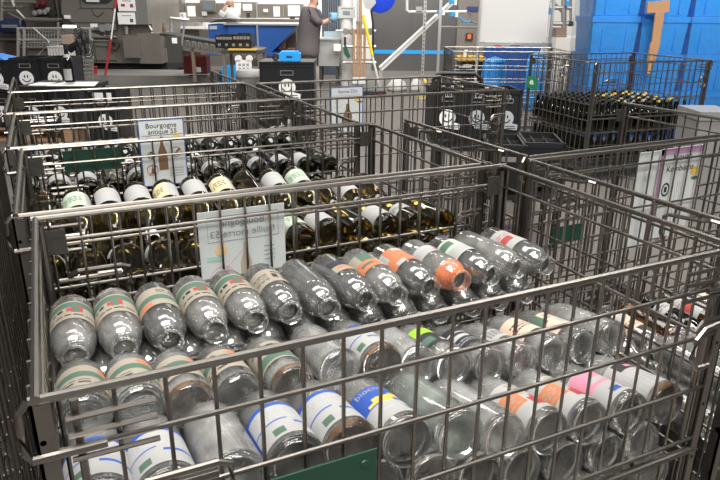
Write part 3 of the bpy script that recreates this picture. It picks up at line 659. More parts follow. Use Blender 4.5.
m = M(); fbox(m, f, 120, -40, 149, 24, -.22, -.0); o = m.build('control_cabinet', mat('cabinet_grey', (.20, .19, .18), .5, .2), e)
for k, (a, b) in enumerate(((-2, 11), (12.5, 24))):
    m = M(); fbox(m, f, 122, a, 139, b, -.235, -.22); m.use(1); fbox(m, f, 126, a+2.5, 135, a+3.4, -.24, -.235); m.use(2 if k else 3); fbox(m, f, 134, a+6, 137, a+9.5, -.24, -.235)
    if not k: fbox(m, f, 125, a+6, 129, a+8.5, -.24, -.235)
    m.build('notice', [sticker, lgry, lgrn, lred], o)
m = M(); c = f(13, 26); m.lathe([(0, -.25), (.13, -.25), (.15, -.2), (.15, .2), (0, .2)], 16, (c[0], .0, c[1]), 'x'); o = m.build('motor', mat('motor_navy', (.02, .03, .09), .45), e)
m = M(); fbox(m, f, 5.5, 24.5, 21, 27.5, -.16, .1); m.build('motor_band', alu, o)
for pts, r in (([(-5, 2), (38, 2)], .035), ([(-5, 11), (18, 10), (27, 19), (40, 19), (64, 19)], .025), ([(0, 0), (2, 30)], .05), ([(10, 13), (24, 20)], .02), ([(64, 14), (84, 30), (104, 37)], .018), ([(27, 19), (60, 19.5)], .04), ([(82, 36), (118, 37)], .03), ([(82, 40), (118, 41)], .018), ([(14, 0), (16, 7)], .05)):
    m = M(); ftube(m, f, pts, r, -.06, 8); m.build('pipe', mat('pipe_steel', (.5, .47, .43), .35, .9), e)
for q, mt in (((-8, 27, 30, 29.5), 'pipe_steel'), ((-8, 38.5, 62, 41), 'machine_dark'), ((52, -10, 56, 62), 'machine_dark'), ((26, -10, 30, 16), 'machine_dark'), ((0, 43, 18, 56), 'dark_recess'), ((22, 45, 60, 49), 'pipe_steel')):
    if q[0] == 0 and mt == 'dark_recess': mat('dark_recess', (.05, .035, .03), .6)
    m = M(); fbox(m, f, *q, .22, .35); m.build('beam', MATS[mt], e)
for q in ((66, 24, 80, 34), (67, 42, 90, 60), (92, 40, 116, 60)):
    m = M(); fbox(m, f, *q, -.04, .0); m.build('access_cover', inox, e)
for pts, r in (([(0, 7), (26, 7)], .03), ([(4, -4), (4, 24)], .03), ([(22, 20), (22, 44)], .022), ([(60, 22), (60, 60)], .03), ([(56, 33), (82, 33), (86, 39)], .022), ([(106, 29), (106, 36), (116, 36)], .02), ([(86, 44), (112, 45.5)], .012), ([(128, 26), (128, 34)], .05), ([(148, 22), (153, 30), (153, 34)], .02)):
    m = M(); ftube(m, f, pts, r, -.08, 8); m.build('pipe', MATS['pipe_steel'], e)
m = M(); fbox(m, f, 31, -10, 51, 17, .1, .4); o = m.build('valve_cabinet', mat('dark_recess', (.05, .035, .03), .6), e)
for i, (px, py) in enumerate(((35, 13), (40, 12), (45, 12), (48, 10), (36, 5), (43, 3))):
    m = M(); c = f(px, py); m.lathe([(0, -.09), (.05, -.08), (.06, -.02), (.05, .0), (0, .02)], 12, (c[0], .05, c[1]), 'y'); m.build('valve', alu if i < 4 else dred, o)
for px, py in ((105.5, 28), (111, 27)):
    m = M(); c = f(px, py); m.lathe([(0, -.04), (.07, -.04), (.08, 0), (.05, .05)], 14, (c[0], -.14, c[1]), 'y'); m.build('gauge', alu, e)
m = M(); c = f(55.5, 12.5); m.lathe([(0, -.05), (.07, -.05), (.07, 0), (0, 0)], 14, (c[0], -.1, c[1]), 'y'); ftube(m, f, [(50.5, 17.5), (55, 12.5)], .02, -.08); m.build('lever', blackm, e)
m = M(); c = f(116, 44); m.arc(c[0], c[1], .08, .03, 0, 6.28, -.16, -.1); m.build('hand_wheel', inoxd, e)
for q in ((67, 15, 73, 18.5), (93, 23.5, 100, 27)):
    m = M(); fbox(m, f, *q, -.14, -.12); m.build('tag_plate', sticker, e)
m = M(); ftube(m, f, [(94, 9), (97, 15), (101, 17), (106, 12)], .008, -.13); m.build('cable', blackm, e)
# raised slab in front of the machine
s0, _ = at(-40, 77, 12.6); s1, _ = at(215, 77, 12.6)
m = M(); m.box(s0, s1, 0, 1.2, 0, .17); struct(m.build('floor_slab', mat('slab_concrete', (.19, .18, .168), .6, var=.1, scale=2), loc=hall(0, 12.3, 0), rz=-YAW))
# red and white long handle leaning
e, w, h, f = hthing('long_handled_brush', 'red and white long handle leaning against the grey machine', 'brush', 104, -2, 119, 76, 12.2)
for n, pts, mt in (('red_grip', [(105.3, 75), (111, 39)], red), ('white_shaft', [(111, 39), (115.2, 8)], white), ('red_tip', [(115.2, 8), (116.5, -3)], red)):
    m = M(); ftube(m, f, pts, (.021 if n != 'white_shaft' else .014), 0, 8); m.build(n, mt, e)
# outfeed conveyor
e, w, h, f = hthing('bottle_conveyor', 'grey steel conveyor sloping down to the right from the washing machine', 'conveyor', 164, 30, 262, 80, 11.4)
m = M(); fpoly(m, f, [(164, 36), (262, 52), (262, 60), (164, 48)], 0, .5); m.build('side_frame', inox, e)
m = M(); fpoly(m, f, [(160, 33), (262, 49), (262, 51), (160, 35.5)], -.02, .52); m.build('belt', blackm, e)
for k in range(12):
    px = 187+k*6.2; py = 37+(px-164)*.165
    m = M(); ftube(m, f, [(px, py+5, -.02), (px, py-.5, -.05), (px+2.6, py, -.05), (px+2.6, py+5, -.02)], .012); m.build('guide_bracket', alu, e)
m = M(); fbox(m, f, 169, 36, 183, 62, -.12, -.02); o = m.build('end_panel', inoxd, e)
m = M(); fbox(m, f, 174, 37.5, 179, 43, -.13, -.12); m.build('warning_plate', sticker, o)
for px in (193.5, 224):
    m = M(); fbox(m, f, px-1.5, 48, px+1.5, 82, .0, .06); m.build('leg', mat('leg_bronze', (.22, .17, .13), .5, .4), e)
m = M(); ftube(m, f, [(172, 32), (172, 18), (190, 20)], .03); ftube(m, f, [(182, 46), (186, 20), (182, 14)], .02); m.build('guide_rail', alu, e)
e, w, h, f = hthing('bottle_crate', 'dark red bottle crate on the floor under the conveyor', 'crate', 184, 56, 206, 74, 12.2)
crate_shell(w, .35, h).build('body', dred, e)
m = M(); fbox(m, f, 196, 67, 201, 72, -.01, -.006); m.build('sticker', sticker, e)
e, w, h, f = hthing('amber_bottle', 'small amber bottle standing on the washing machine outfeed', 'bottle', 161.5, 23, 165, 33, 13.6)
m = M(); m.lathe([(0, 0), (.034, 0), (.035, h*.5), (.014, h*.75), (.014, h), (0, h)], 14, (0, .04, 0)); m.build('bottle_body', amb_ink, e, smooth=40)

# steel control boxes along the white wall
def cbox(label, px0, py0, px1, py1, t, scr, group='control boxes on the back wall'):
    e, w, h, f = hthing('control_box', label, 'control box', px0, py0, px1, py1, t, group)
    m = M(); m.box(-w/2, w/2, 0, .35, 0, h); m.build('housing', inox, e)
    for n, q, mt in scr:
        m = M(); fbox(m, f, *q, -.02, 0); m.build(n, mt, e)
    return e
scrn = mat('screen_glass', (.16, .20, .22), .2)
cbox('grey control panel with a small screen, left of the seated person', 186, 3, 224, 18, 16.5, [('notice', (187.5, 6, 195.5, 16.5), sticker), ('screen_bezel', (201, 0, 215.5, 11.5), lid_grey), ('key_pad', (202, 11.5, 207, 15.5), sticker)])
e, w, h, f = hthing('touch_screen', 'rounded grey touch screen above the control panel', 'screen', 200, 0.5, 215, 11.5, 16.2)
m = M(); m.box(-w/2, w/2, 0, .12, 0, h); m.build('bezel', inox, e); m = M(); fbox(m, f, 203, 2, 212.5, 10, -.01, 0); m.build('screen', scrn, e)
cbox('grey control box with two sheets, right of the seated person', 233, 2, 256, 18, 16.8, [('notice', (234.5, 3, 241, 8.5), sticker), ('notice', (243, 4, 252, 10.5), sticker), ('switch', (246.5, 13, 250, 17), blackm)])
cbox('wide grey box with one white sheet, above the blue hopper', 257.5, 4, 283, 18, 16.4, [('notice', (273.5, 6.5, 280, 16.5), sticker), ('emblem', (263.5, 9, 268, 12), sticker)])
cbox('pale box with a large white front, behind the person in the coat', 283.5, 4, 303, 18, 16.9, [('front_sheet', (288, 5.5, 300, 16), sticker), ('lamp', (290, 17, 295, 19), blackm)])
cbox('slim grey cabinet hanging left of the touch screen', 174, -30, 180.5, 12.5, 16.3, [('door', (175.5, -30, 179.5, 11), lid_grey)])
cbox('grey cabinet hanging beside the notices cabinet', 154, -30, 162, 12.5, 15.5, [('door', (155, -30, 161, 11), inoxd)])
e, w, h, f = hthing('machine_bench', 'long grey steel bench under the control boxes', 'bench', 160, 19, 305, 27, 16.2)
m = M(); m.box(-w/2, w/2, 0, .7, h-.08, h); m.build('bench_top', inox, e)
for px in (168, 230, 298):
    m = M(); a = f(px, 20)[0]; m.box(a-.04, a+.04, .1, .2, -at(230, 27, 16.2)[1], h-.08); m.build('leg', inoxd, e)
m = M(); fbox(m, f, 163, 22, 200, 26, -.1, .3); m.build('rail_box', alu, e)
for a, b, mt in ((160, 196, inoxd), (196.5, 240, inox), (240.5, 305, inoxd)):
    m = M(); x0 = f(a, 20)[0]; x1 = f(b, 20)[0]; m.box(x0, x1, .15, .65, -at(230, 27, 16.2)[1], h-.25); m.build('cabinet', mt, e)

# blue hopper
e, w, h, f = hthing('tipping_hopper', 'large dark blue steel hopper with sloping right side', 'hopper', 208, 24, 297, 56, 13.2)
m = M(); fpoly(m, f, [(228, 24), (297, 26), (270, 54), (228, 54)], 0, 1.1); m.build('bin', dblue, e)
m = M(); fbox(m, f, 208, 24.5, 228, 40, .05, 1.0); m.build('side_bin', dblue, e)
m = M(); fbox(m, f, 224, 23.5, 299, 25.2, -.05, 1.15); m.build('rim', alu, e)
m = M(); fbox(m, f, 208, 52, 292, 55.5, -.1, .9); m.build('chassis', dblue, e)
m = M(); fbox(m, f, 257.5, 25, 259, 62, -.06, -.0); m.build('support_post', alu, e)
m = M(); fbox(m, f, 209, 26, 216.5, 29.5, .03, .05); m.build('plate', greysticker, e)
e, w, h, f = hthing('black_tray', 'curved black lid lying on the blue hopper before the seated person', 'lid', 205, 18, 234, 25, 13.0)
m = M(); m.prism([f(205, 23.4), f(212, 20.5), f(224, 18.8), (f(233, 20)), f(234, 22.5), f(220, 22.3)], .3, .9); m.build('lid', blackm, e)
# seated person in white
e, w, h, f = hthing('person', 'person in a white coat seated with a hand to the chin', 'person', 219, -1, 240, 26, 14.6)
def P3(px, py, y=0.): a, b = f(px, py); return (a, y, b)
hv = [(*P3(232, 26, .1), .16), (*P3(232, 18, .1), .17), (*P3(231, 11, .08), .15), (*P3(230, 7.5, .06), .06), (*P3(230, 4.5, .03), .095), (*P3(230, 1.5, .04), .10), (*P3(230, -.5, .04), .06),
      (*P3(226.5, 10.5, -.05), .065), (*P3(221.5, 16, -.12), .05), (*P3(224.5, 10.5, -.14), .04), (*P3(227, 7, -.12), .03), (*P3(236, 11, .2), .065), (*P3(237.5, 18, .15), .05), (*P3(227.3, 3.6, .0), .025)]
hE = [(0, 1), (1, 2), (2, 3), (3, 4), (4, 5), (5, 6), (2, 7), (7, 8), (8, 9), (9, 10), (2, 11), (11, 12), (4, 13)]
for j in range(5): hv.append((*P3(227.6+.3*j, 5.8-.15*j, -.13+.015*j), .009)); hE.append((10, len(hv)-1))
skinned('body', hv, hE, skin, e)
skinned('white_coat', [(*v[:3], v[3]+.02) for v in (hv[0], hv[1], hv[2], hv[7], hv[8], hv[9], hv[11], hv[12])], [(0, 1), (1, 2), (2, 3), (3, 4), (4, 5), (2, 6), (6, 7)], whitec, e)
skinned('beard', [(*P3(228.3, 5.4, -.02), .055), (*P3(229.6, 6.2, .01), .06)], [(0, 1)], hairm, e)

for k, (q, lb) in enumerate((((279, 33, 286, 56), 'brown carton standing behind the blue hopper slope'), ((287, 30, 296, 56), 'darker carton beside the coat, behind the blue hopper'))):
    e, w, h, f = hthing('carton', lb, 'carton', *q, 14.6, ground=True)
    m = M(); m.box(-w/2, w/2, 0, .35, 0, h); m.build('box', [card, mat('dark_carton', (.12, .08, .06), .7)][k], e)
    m = M(); m.box(-w/2+.02, w/2-.02, -.003, 0, h*.55, h*.6); m.build('tape', mat('tape_tan', (.5, .38, .22), .5), e)
# standing person in the grey coat, handling a blue cloth at the sink
e, w, h, f = hthing('person', 'person in a long grey coat standing at the sink holding a blue cloth', 'person', 297, -8, 335, 90, 12.1, ground=True)
hipz = P3(307, 50)[2]
Bv = [(*P3(308, 47), .10), (*P3(309, 33), .12), (*P3(310, 16), .13), (*P3(312, 9.5), .10), (*P3(313.5, 4), .06), (*P3(314.5, -1, -.02), .095), (*P3(314, -5, -.01), .10), (*P3(313.5, -8), .07),
      (*P3(316.6, -1.2, -.06), .025),
      (*P3(306, 12, .15), .055), (*P3(311, 22, .2), .055), (*P3(322, 22, .1), .042), (*P3(327, 21.5, .05), .036),
      (*P3(312, 12, -.15), .055), (*P3(318, 22, -.22), .055), (*P3(324, 22.5, -.16), .045), (*P3(329, 20, -.12), .036),
      (*P3(306, 66, .1), .055), (*P3(305, 84, .1), .045), (*P3(305, 90, .1), .04), (*P3(309, 91, .07), .04),
      (*P3(309, 66, -.1), .055), (*P3(308, 84, -.1), .045), (*P3(308, 90, -.1), .04), (*P3(312, 91, -.12), .04)]
BE = [(0, 1), (1, 2), (2, 3), (3, 4), (4, 5), (5, 6), (6, 7), (5, 8), (3, 9), (9, 10), (10, 11), (11, 12), (3, 13), (13, 14), (14, 15), (15, 16), (0, 17), (17, 18), (18, 19), (19, 20), (0, 21), (21, 22), (22, 23), (23, 24)]
for hidx, dy in ((12, .05), (16, -.12)):
    for j in range(5): Bv.append((*P3(331+.35*j, 20.3-.9*j if hidx == 16 else 22.5-.6*j, dy+.02*j-.04), .010)); BE.append((hidx, len(Bv)-1))
skinned('body', Bv, BE, skin, e)
skinned('grey_coat', [(*P3(306, 60), .22, .26), (*P3(308, 47), .19, .23), (*P3(309, 33), .18, .21), (*P3(310, 16), .18, .22), (*P3(312, 8.0), .15, .21), (*Bv[9][:3], .09), (*Bv[10][:3], .075), (*Bv[11][:3], .06), (*Bv[13][:3], .09), (*Bv[14][:3], .075), (*Bv[15][:3], .06)],
        [(0, 1), (1, 2), (2, 3), (3, 4), (3, 5), (5, 6), (6, 7), (3, 8), (8, 9), (9, 10)], coatm, e)
for dy in (.1, -.1): skinned('trouser_leg', [(*P3(308, 52, dy), .13), (*P3(307.5, 70, dy), .12), (*P3(306.5, 88, dy), .095)], [(0, 1), (1, 2)], darkc, e)
skinned('beard', [(*P3(317.4, 3.2, -.05), .035), (*P3(316.2, 3.6, -.02), .05), (*P3(314.6, 2.2, .02), .06)], [(0, 1), (1, 2)], hairm, e)
skinned('hair', [(*P3(313, -6.5, .0), .085), (*P3(311.5, -2, .0), .075)], [(0, 1)], hairm, e)
e, w, h, f = hthing('blue_cloth', 'crumpled light blue cloth held by the person in the grey coat', 'cloth', 330, 13, 337, 22, 11.9)
m = M(); random.seed(3); m.lathe([(0, 0), (.05, .01), (.075, .06), (.06, .11), (.07, .15), (0, .16)], 9); m.v = [(x*(1+rn(.25)), y*(1+rn(.25)), z+rn(.012)) for x, y, z in m.v]
m.build('cloth', mat('cloth_blue', (.25, .48, .62), .8), e, smooth=True)
# sink
e, w, h, f = hthing('steel_sink', 'steel sink cabinet between the person in the coat and the pillar', 'sink', 317, 38, 340, 92, 12.3, ground=True)
m = M(); fbox(m, f, 317.5, 40, 339, 66, 0, .7); m.build('cabinet', mat('sink_steel', (.52, .52, .50), .4, .6), e)
m = M(); fbox(m, f, 316, 38.6, 340, 40.2, -.05, .75); m.build('rim', alu, e); m = M(); fbox(m, f, 322, 33, 340, 38.6, .6, .75); m.build('splash_back', mat('pale_blue_plastic', (.45, .58, .62), .5), e)
for a in (-w/2+.06, w/2-.06):
    for y in (.05, .62):
        m = M(); m.box(a-.025, a+.025, y, y+.05, 0, f(320, 65)[1]); m.build('leg', inoxd, e)
m = M(); fbox(m, f, 316.5, 40, 318.5, 66, -.02, .02); m.build('edge_strip', inoxd, e)
# corrugated curtain
e, w, h, f = hthing('slat_curtain', 'blue grey ribbed curtain behind the person in the coat', 'curtain', 322, -30, 342, 90, 14.5, ground=True)
for k in range(9):
    a = -w/2+w*k/9; m = M(); m.box(a, a+w/9*.93, .012*(k % 2), .04, 0, h); m.build('slat', mat('slat_blue', (.07, .095, .13), .45), e)

# pillar with tools
e, w, h, f = hthing('pillar', 'round white pillar with a notice sheet', 'pillar', 340.5, -40, 353, 90, 12.5, ground=True)
m = M(); m.lathe([(w/2, 0), (w/2, h)], 28); m.build('shaft', mat('pillar_white', (.74, .72, .68), .55, var=.06, scale=3), e, smooth=True)
m = M(); fbox(m, f, 338.5, 6.5, 355.5, 18, -w/2-.02, -w/2-.005); m.use(1); fbox(m, f, 341, 8, 353, 9, -w/2-.023, -w/2-.02); fbox(m, f, 343, 11, 350, 15, -w/2-.022, -w/2-.02); m.build('notice', [paper, fade], e)
e, w, h, f = hthing('downpipe', 'white downpipe beside the round pillar', 'pipe', 356.5, -40, 362, 90, 12.7, ground=True)
m = M(); m.lathe([(w/2, 0), (w/2, h)], 16); m.build('pipe', MATS['pillar_white'], e, smooth=True)
for k in range(3):
    m = M(); z = h*(.25+.25*k); m.lathe([(w/2+.01, z), (w/2+.01, z+.05)], 16); m.build('clamp', alu, e)
e, w, h, f = hthing('tool_rack', 'horizontal steel tool rail across the white pillar', 'rack', 336, 29, 376, 64, 12.1)
m = M()
for y in (31, 46.5, 62.5): ftube(m, f, [(336 if y < 40 else 343, y), (376, y)], .025, 0, 8)
m.build('rail', alu, e)
for px in (346, 352, 358, 364, 370):
    m = M(); c = f(px, 31.5); m.lathe([(0, -.06), (.05, -.06), (.06, 0), (0, .02)], 10, (c[0], -.02, c[1]), 'y'); m.build('clip', lid_grey, e)
m = M(); fbox(m, f, 334, 44, 341, 50.5, -.12, .05); m.build('holder_box', white, e)
for i, (px, top, lab) in enumerate(((354, 30, 'leftmost'), (357.5, 25, 'second'), (361, -2, 'tallest'), (364.3, 33, 'rightmost'))):
    e, w, h, f = hthing('broom_handle', f'brown wooden handle, {lab} of the four hanging on the tool rail', 'handle', px-1, top, px+1, 80, 11.9, 'wooden handles on the tool rail')
    m = M(); m.tube([(0, 0, 0), (rn(.02), 0, h)], .022, 8); m.build('shaft', wood, e)
    m = M(); m.tube([(0, 0, -.06), (0, 0, .05)], .03, 8); m.build('socket', white, e)
e, w, h, f = hthing('scraper_brush', 'dark green hand brush hanging on the white pillar', 'brush', 343, 37, 350, 59, 12.0)
m = M(); fpoly(m, f, [(343, 47), (346, 45), (350.5, 57), (347.5, 59), (344, 53)], -.03, .05); m.build('bristle_head', mat('brush_green', (.02, .08, .05), .7), e)
m = M(); ftube(m, f, [(345, 46), (345, 37)], .02, 0, 8); m.build('handle', blackm, e)
e, w, h, f = hthing('squeegee', 'bright yellow handled squeegee leaning by the tool rail', 'squeegee', 362, 15, 378, 76, 11.7)
for n, pts, r, mt in (('yellow_sleeve', [(363, 15), (368, 36), (372.5, 56)], .026, yellow), ('white_shaft', [(372.5, 56), (381, 92)], .018, white)):
    m = M(); ftube(m, f, pts, r, 0, 8); m.build(n, mt, e)
e, w, h, f = hthing('hose_reel', 'shiny royal blue hose reel above the tool rail', 'reel', 368, -14, 391, 12, 12.0)
m = M(); c = f(380, -3); m.lathe([(0, -.1), (.2, -.1), (.26, -.08), (.27, .0), (.26, .08), (0, .1)], 28, (c[0], 0, c[1]), 'y'); m.build('drum', mat('reel_blue', (.01, .05, .55), .3), e, smooth=40)
m = M(); fpoly(m, f, [(362, -3), (372, -8), (376, 3), (370, 10), (365, 8)], -.12, .0); m.build('bracket', alu, e)
m = M(); ftube(m, f, [(371, 10), (373, 24), (373, 58), (375, 66)], .02); m.build('hose', blackm, e)

# steel partition at the back
s0, _ = at(372, 20, 15.5); s1, _ = at(486, 20, 15.5); zb = at(430, 54, 15.5)[1]; zt = at(430, 50.3, 15.5)[1]
m = M(); m.box(s0, s1, 0, .15, 0, 4)
for px in (375, 412, 416, 455): a, _ = at(px, 20, 15.5); m.box(a-.02, a+.02, -.02, 0, 0, 4)
struct(m.build('wall_partition', panel_steel, loc=hall(0, 15.5, 0), rz=-YAW))
m = M(); a, _ = at(457, 20, 15.5); m.box(a, s1, -.10, -.03, 0, 4); struct(m.build('wall_door_post', mat('partition_warm', (.26, .235, .21), .45, .5), loc=hall(0, 15.5, 0), rz=-YAW))
m = M(); m.box(s0, a, -.03, -.002, zb, zt); struct(m.build('trim_2', blue, loc=hall(0, 15.5, 0), rz=-YAW))
e, w, h, f = hthing('wall_switch', 'small orange switch plate on the steel partition', 'switch', 466, 33, 473, 40, 15.3)
m = M(); m.box(-w/2, w/2, 0, .05, 0, h); m.build('plate', dred, e); m = M(); fbox(m, f, 467.5, 34.2, 471, 38.8, -.02, 0); m.build('button', orange, e)
# diagonal beam, posts, pipes
e, w, h, f = hthing('white_ramp', 'long white beam rising diagonally to the right', 'beam', 378, 0, 456, 72, 11.2)
m = M(); fpoly(m, f, [(379, 67), (453, -1), (456, 2), (382, 71)], 0, .14); m.build('beam', white, e); m = M(); a = f(381, 70); m.box(a[0]-.03, a[0]+.03, .03, .1, a[1]-at(381, 70, 11.2)[1], a[1]); m.build('foot', alu, e); m = M(); fpoly(m, f, [(379.6, 68), (453.6, 0), (454, .6), (380, 68.7)], -.02, 0); m.build('edge', alu, e)
for px, lab in ((424.5, 'perforated steel post in front of the diagonal white beam'), (440, 'plain steel post behind the pipes, right of the perforated post')):
    e, w, h, f = hthing('steel_post', lab, 'post', px-1.3, -40, px+1.3, 90, 10.6, ground=True)
    m = M(); m.box(-w/2, w/2, 0, .045, 0, h); m.box(-w/2-.03, w/2+.03, -.02, .06, 0, .01); m.build('upright', alu, e)
    if px < 430:
        m = M()
        for k in range(34): m.box(-.007, .007, -.002, 0, .3+k*.06, .325+k*.06)
        o = m.build('holes', blackm, e)
e, w, h, f = hthing('pipe_run', 'pipe with blue valves crossing in front of the steel partition', 'pipe', 405, -6, 478, 26, 10.9)
m = M(); ftube(m, f, [(407, -12), (407, 10), (409, 12), (440, 11.8), (478, 11.5)], .022, 0, 8); m.build('pipe', mat('pvc_grey', (.62, .62, .60), .4), e)
for px, py in ((440, 12), (453, 14), (452, 2)):
    m = M(); fbox(m, f, px-3, py-2, px+2, py+2.2, -.07, .05); o = m.build('valve', mat('valve_blue', (.03, .28, .60), .4), e); m = M(); fbox(m, f, px+2, py-2.5, px+4.5, py+3, -.06, .04); m.build('valve_cap', sticker, o)
m = M(); fbox(m, f, 416, 6.5, 422, 11, -.05, .05); m.build('meter', greysticker, e)
m = M(); fbox(m, f, 467, 6.5, 478, 11, -.06, .05); m.build('pump', mat('pump_navy', (.03, .05, .16), .4), e)
m = M(); ftube(m, f, [(459, 17), (463, 21), (468, 22), (471, 20)], .014, -.03, 8); m.build('hose', MATS['valve_blue'], e)
m = M(); ftube(m, f, [(468, 13), (471, 15), (471.5, 22), (478, 23)], .014, 0, 8); ftube(m, f, [(440, 27), (479, 27.5)], .022, .03, 6); m.build('bracket', lid_grey, e)
# floor brushes
e, w, h, f = hthing('floor_brush', 'yellow floor brush lying on the concrete', 'brush', 417, 89, 450, 101, 10.7)
e.location.z = 0
m = M(); m.box(-w/2, w/2, 0, .14, .0, .07); m.build('bristle_block', yellow, e); m = M(); m.tube([(-.05, .07, .06), (-.08, .1, .20), (-.12, .35, .26)], .025, 8); m.build('socket', yellow, e)
e, w, h, f = hthing('floor_brush', 'dark brush lying beside the yellow floor brush', 'brush', 362, 92, 386, 101, 10.9)
e.location.z = 0; m = M(); m.box(-w/2, w/2, 0, .16, 0, .08); m.build('bristle_block', blackm, e); m = M(); m.box(.05, .15, -.005, 0, .02, .05); m.build('tag', dred, e)
# white sacks
for i, (px0, px1, lb) in enumerate(((388, 407, 'larger crumpled white sack on the floor by the beam foot'), (411, 424, 'smaller crumpled white sack nearer the perforated post'))):
    e, w, h, f = hthing('plastic_sack', lb, 'sack', px0, 66, px1, 84, 11.6, 'white sacks'); e.location.z = 0
    m = M(); m.lathe([(0, 0), (w*.5, 0), (w*.55, .05), (w*.46, .13), (w*.25, .19), (0, .2)], 16, (0, .15, 0)); m.v = [(x*(1+rn(.12)), y, z+rn(.02)*(z > 0)) for x, y, z in m.v]
    m.build('sack', mat('sack_white', (.62, .60, .57), .5), e, smooth=True)

# white board on its stand and what stands round it
e, w, h, f = hthing('white_board', 'large blank white board on a steel stand', 'board', 479, -50, 552, 100, 8.8, ground=True)
m = M(); fbox(m, f, 480.5, -50, 550, 42, 0, .03); m.build('panel', mat('board_white', (.60, .59, .57), .35), e)
for a in (479, 551): 
    m = M(); fbox(m, f, a-1, -50, a+1, 112, -.02, .05); m.build('leg', alu, e)
m = M(); fbox(m, f, 479, 43, 552, 46.5, -.02, .05); m.build('cross_rail', alu, e)
m = M(); fbox(m, f, 494, 45, 501, 47.5, -.04, -.02); m.build('marker', red, e); 
m = M(); m.prism([f(509, 45), f(515, 42.5), f(520, 45)], -.05, -.02); m.build('clip', alu, e)
for px0, px1, py0, lb in ((484, 508, 57, 'blue sack bag in the gap under the white board, left'), (529, 553, 52, 'blue sack bag under the white board, right')):
    e, w, h, f = hthing('blue_bag', lb, 'bag', px0, py0, px1, 100, 9.4, 'blue bags under the board', ground=True)
    m = M(); m.lathe([(0, 0), (w*.48, 0), (w*.5, .1), (w*.5, h*.8), (w*.42, h*.93), (0, h)], 20, (0, w*.5, 0)); m.v = [(x*(1+rn(.05)), y*(1+rn(.03)), z) for x, y, z in m.v]
    m.build('bag', mat('bag_blue', (.02, .27, .72), .35), e, smooth=True)
    m = M(); m.lathe([(w*.45, h*.86), (w*.46, h*.9)], 16, (0, w*.5, 0)); m.build('tie', mat('deep_blue', (.01, .09, .30), .4), e)
e, w, h, f = hthing('panel_cart', 'dark blue panel cart behind the blue bags', 'cart', 483, 43, 551, 100, 11.2, ground=True)
m = M(); m.box(-w/2, w/2, 0, .1, .1, h); m.build('panel', dblue, e)
m = M(); m.box(-w/2, w/2, -.1, .2, 0, .1); m.build('foot', blackm, e)
e, w, h, f = hthing('waste_bin', 'black waste bin with yellow lid behind the wire crates', 'bin', 457, 57, 484, 100, 10.2, ground=True)
m = M(); m.taper(-w/2+.03, w/2-.03, 0, .4, 0, h-.06, .04); m.build('body', blackm, e); m = M(); m.box(-w/2, w/2, -.03, .43, h-.06, h); m.build('lid', mat('ochre_plastic', (.62, .36, .03), .5), e)
e, w, h, f = hthing('white_drum', 'white bottle on the yellow bin lid', 'bottle', 464, 50, 469, 57, 10.3)
m = M(); m.lathe([(0, 0), (w/2, 0), (w/2, h*.8), (w*.2, h), (0, h)], 14, (0, .05, 0)); m.build('body', white, e, smooth=40)
# cream tank and its pipework right of the board
e, w, h, f = hthing('cream_tank', 'cream coloured cabinet with pipework between the board and the blue tubs', 'tank', 553, 38, 592, 105, 9.8, ground=True)
m = M(); m.box(-w/2, w/2, 0, .8, 0, h); m.build('cabinet', mat('cream_paint', (.66, .62, .56), .5), e)
for pts, r in (([(553, 8), (576, 8)], .03), ([(557, 24), (578, 24)], .03), ([(568, -10), (568, 38)], .04), ([(575, -10), (575, 26)], .02), ([(556, 0), (566, 12)], .02)):
    m = M(); ftube(m, f, pts, r, .2, 8); m.build('pipe', mat('pipe_grey', (.33, .32, .31), .4, .6), e)
for px, py in ((554, 12), (570, 3), (574, 24)):
    m = M(); fbox(m, f, px-1.5, py-2.5, px+1.5, py+2.5, .1, .25); m.build('valve', MATS['valve_blue'] if py < 20 else blackm, e)
m = M(); fbox(m, f, 558, 28, 568, 38, .1, .3); m.build('pump', mat('pump_brown', (.2, .14, .1), .5), e)
for k in range(3):
    px = 566+k*9
    e, w, h, f = hthing('chair_frame', f'{["leftmost","middle","rightmost"][k]} of three bent grey tube frames behind the upright bottles', 'frame', px-4, 56, px+4, 100, 8.2, 'bent tube frames')
    m = M(); m.tube([(-w/2, 0, 0), (-w/2, 0, h-.05), (-w/2+.04, 0, h), (w/2-.04, 0, h), (w/2, 0, h-.05), (w/2, 0, 0)], .018, 8); m.build('tube', lid_grey, e)

# blue tubs stacked and wrapped
G_T = 'blue tubs wrapped on the pallet'
TT = 7.45
sT, _ = at(591, 30, TT); colw = .53
for c in range(4):
    for r_ in range(4):
        s = sT+.27+c*(colw+.012)
        e = thing('blue_tub', f'blue lidded tub in the {["left","second","third","right"][c]} column of the wrapped stack, {["bottom","second","third","top"][r_]} tier', 'tub', hall(s, TT, .14+r_*.40), -YAW, G_T)
        m = M(); m.taper(-colw/2+.012, colw/2-.012, .012, .60, 0, .335, .018); m.build('body', blue, e)
        m = M(); m.box(-colw/2, colw/2, 0, .61, .33, .39); m.box(-colw/2+.03, colw/2-.03, .03, .58, .39, .397); m.build('lid', mat('tub_lid_blue', (.04, .40, .95), .35), e)
        m = M()
        for a in (-.13, .13): m.box(a-.008, a+.008, .004, .03, .03, .28)
        m.build('rib', blue, e)
m = M(); L4 = 4*(colw+.012)
for z in (.0, .115): m.box(0, L4, -.02, .64, z, z+.022)
for a in (0, L4/2-.05, L4-.1): m.box(a, a+.1, -.02, .64, .022, .115)
tag(m.build('pallet', dblue, loc=hall(sT, TT, 0), rz=-YAW), 'dark blue pallet under the wrapped blue tubs', 'pallet')
film = glass('stretch_film', (.93, .95, .97), (.8, .85, .9), .05, (.7, .8, .9), ior=1.35, rough=.18)
nt = film.node_tree; gl = [n for n in nt.nodes if n.type == 'BSDF_GLOSSY'][0]
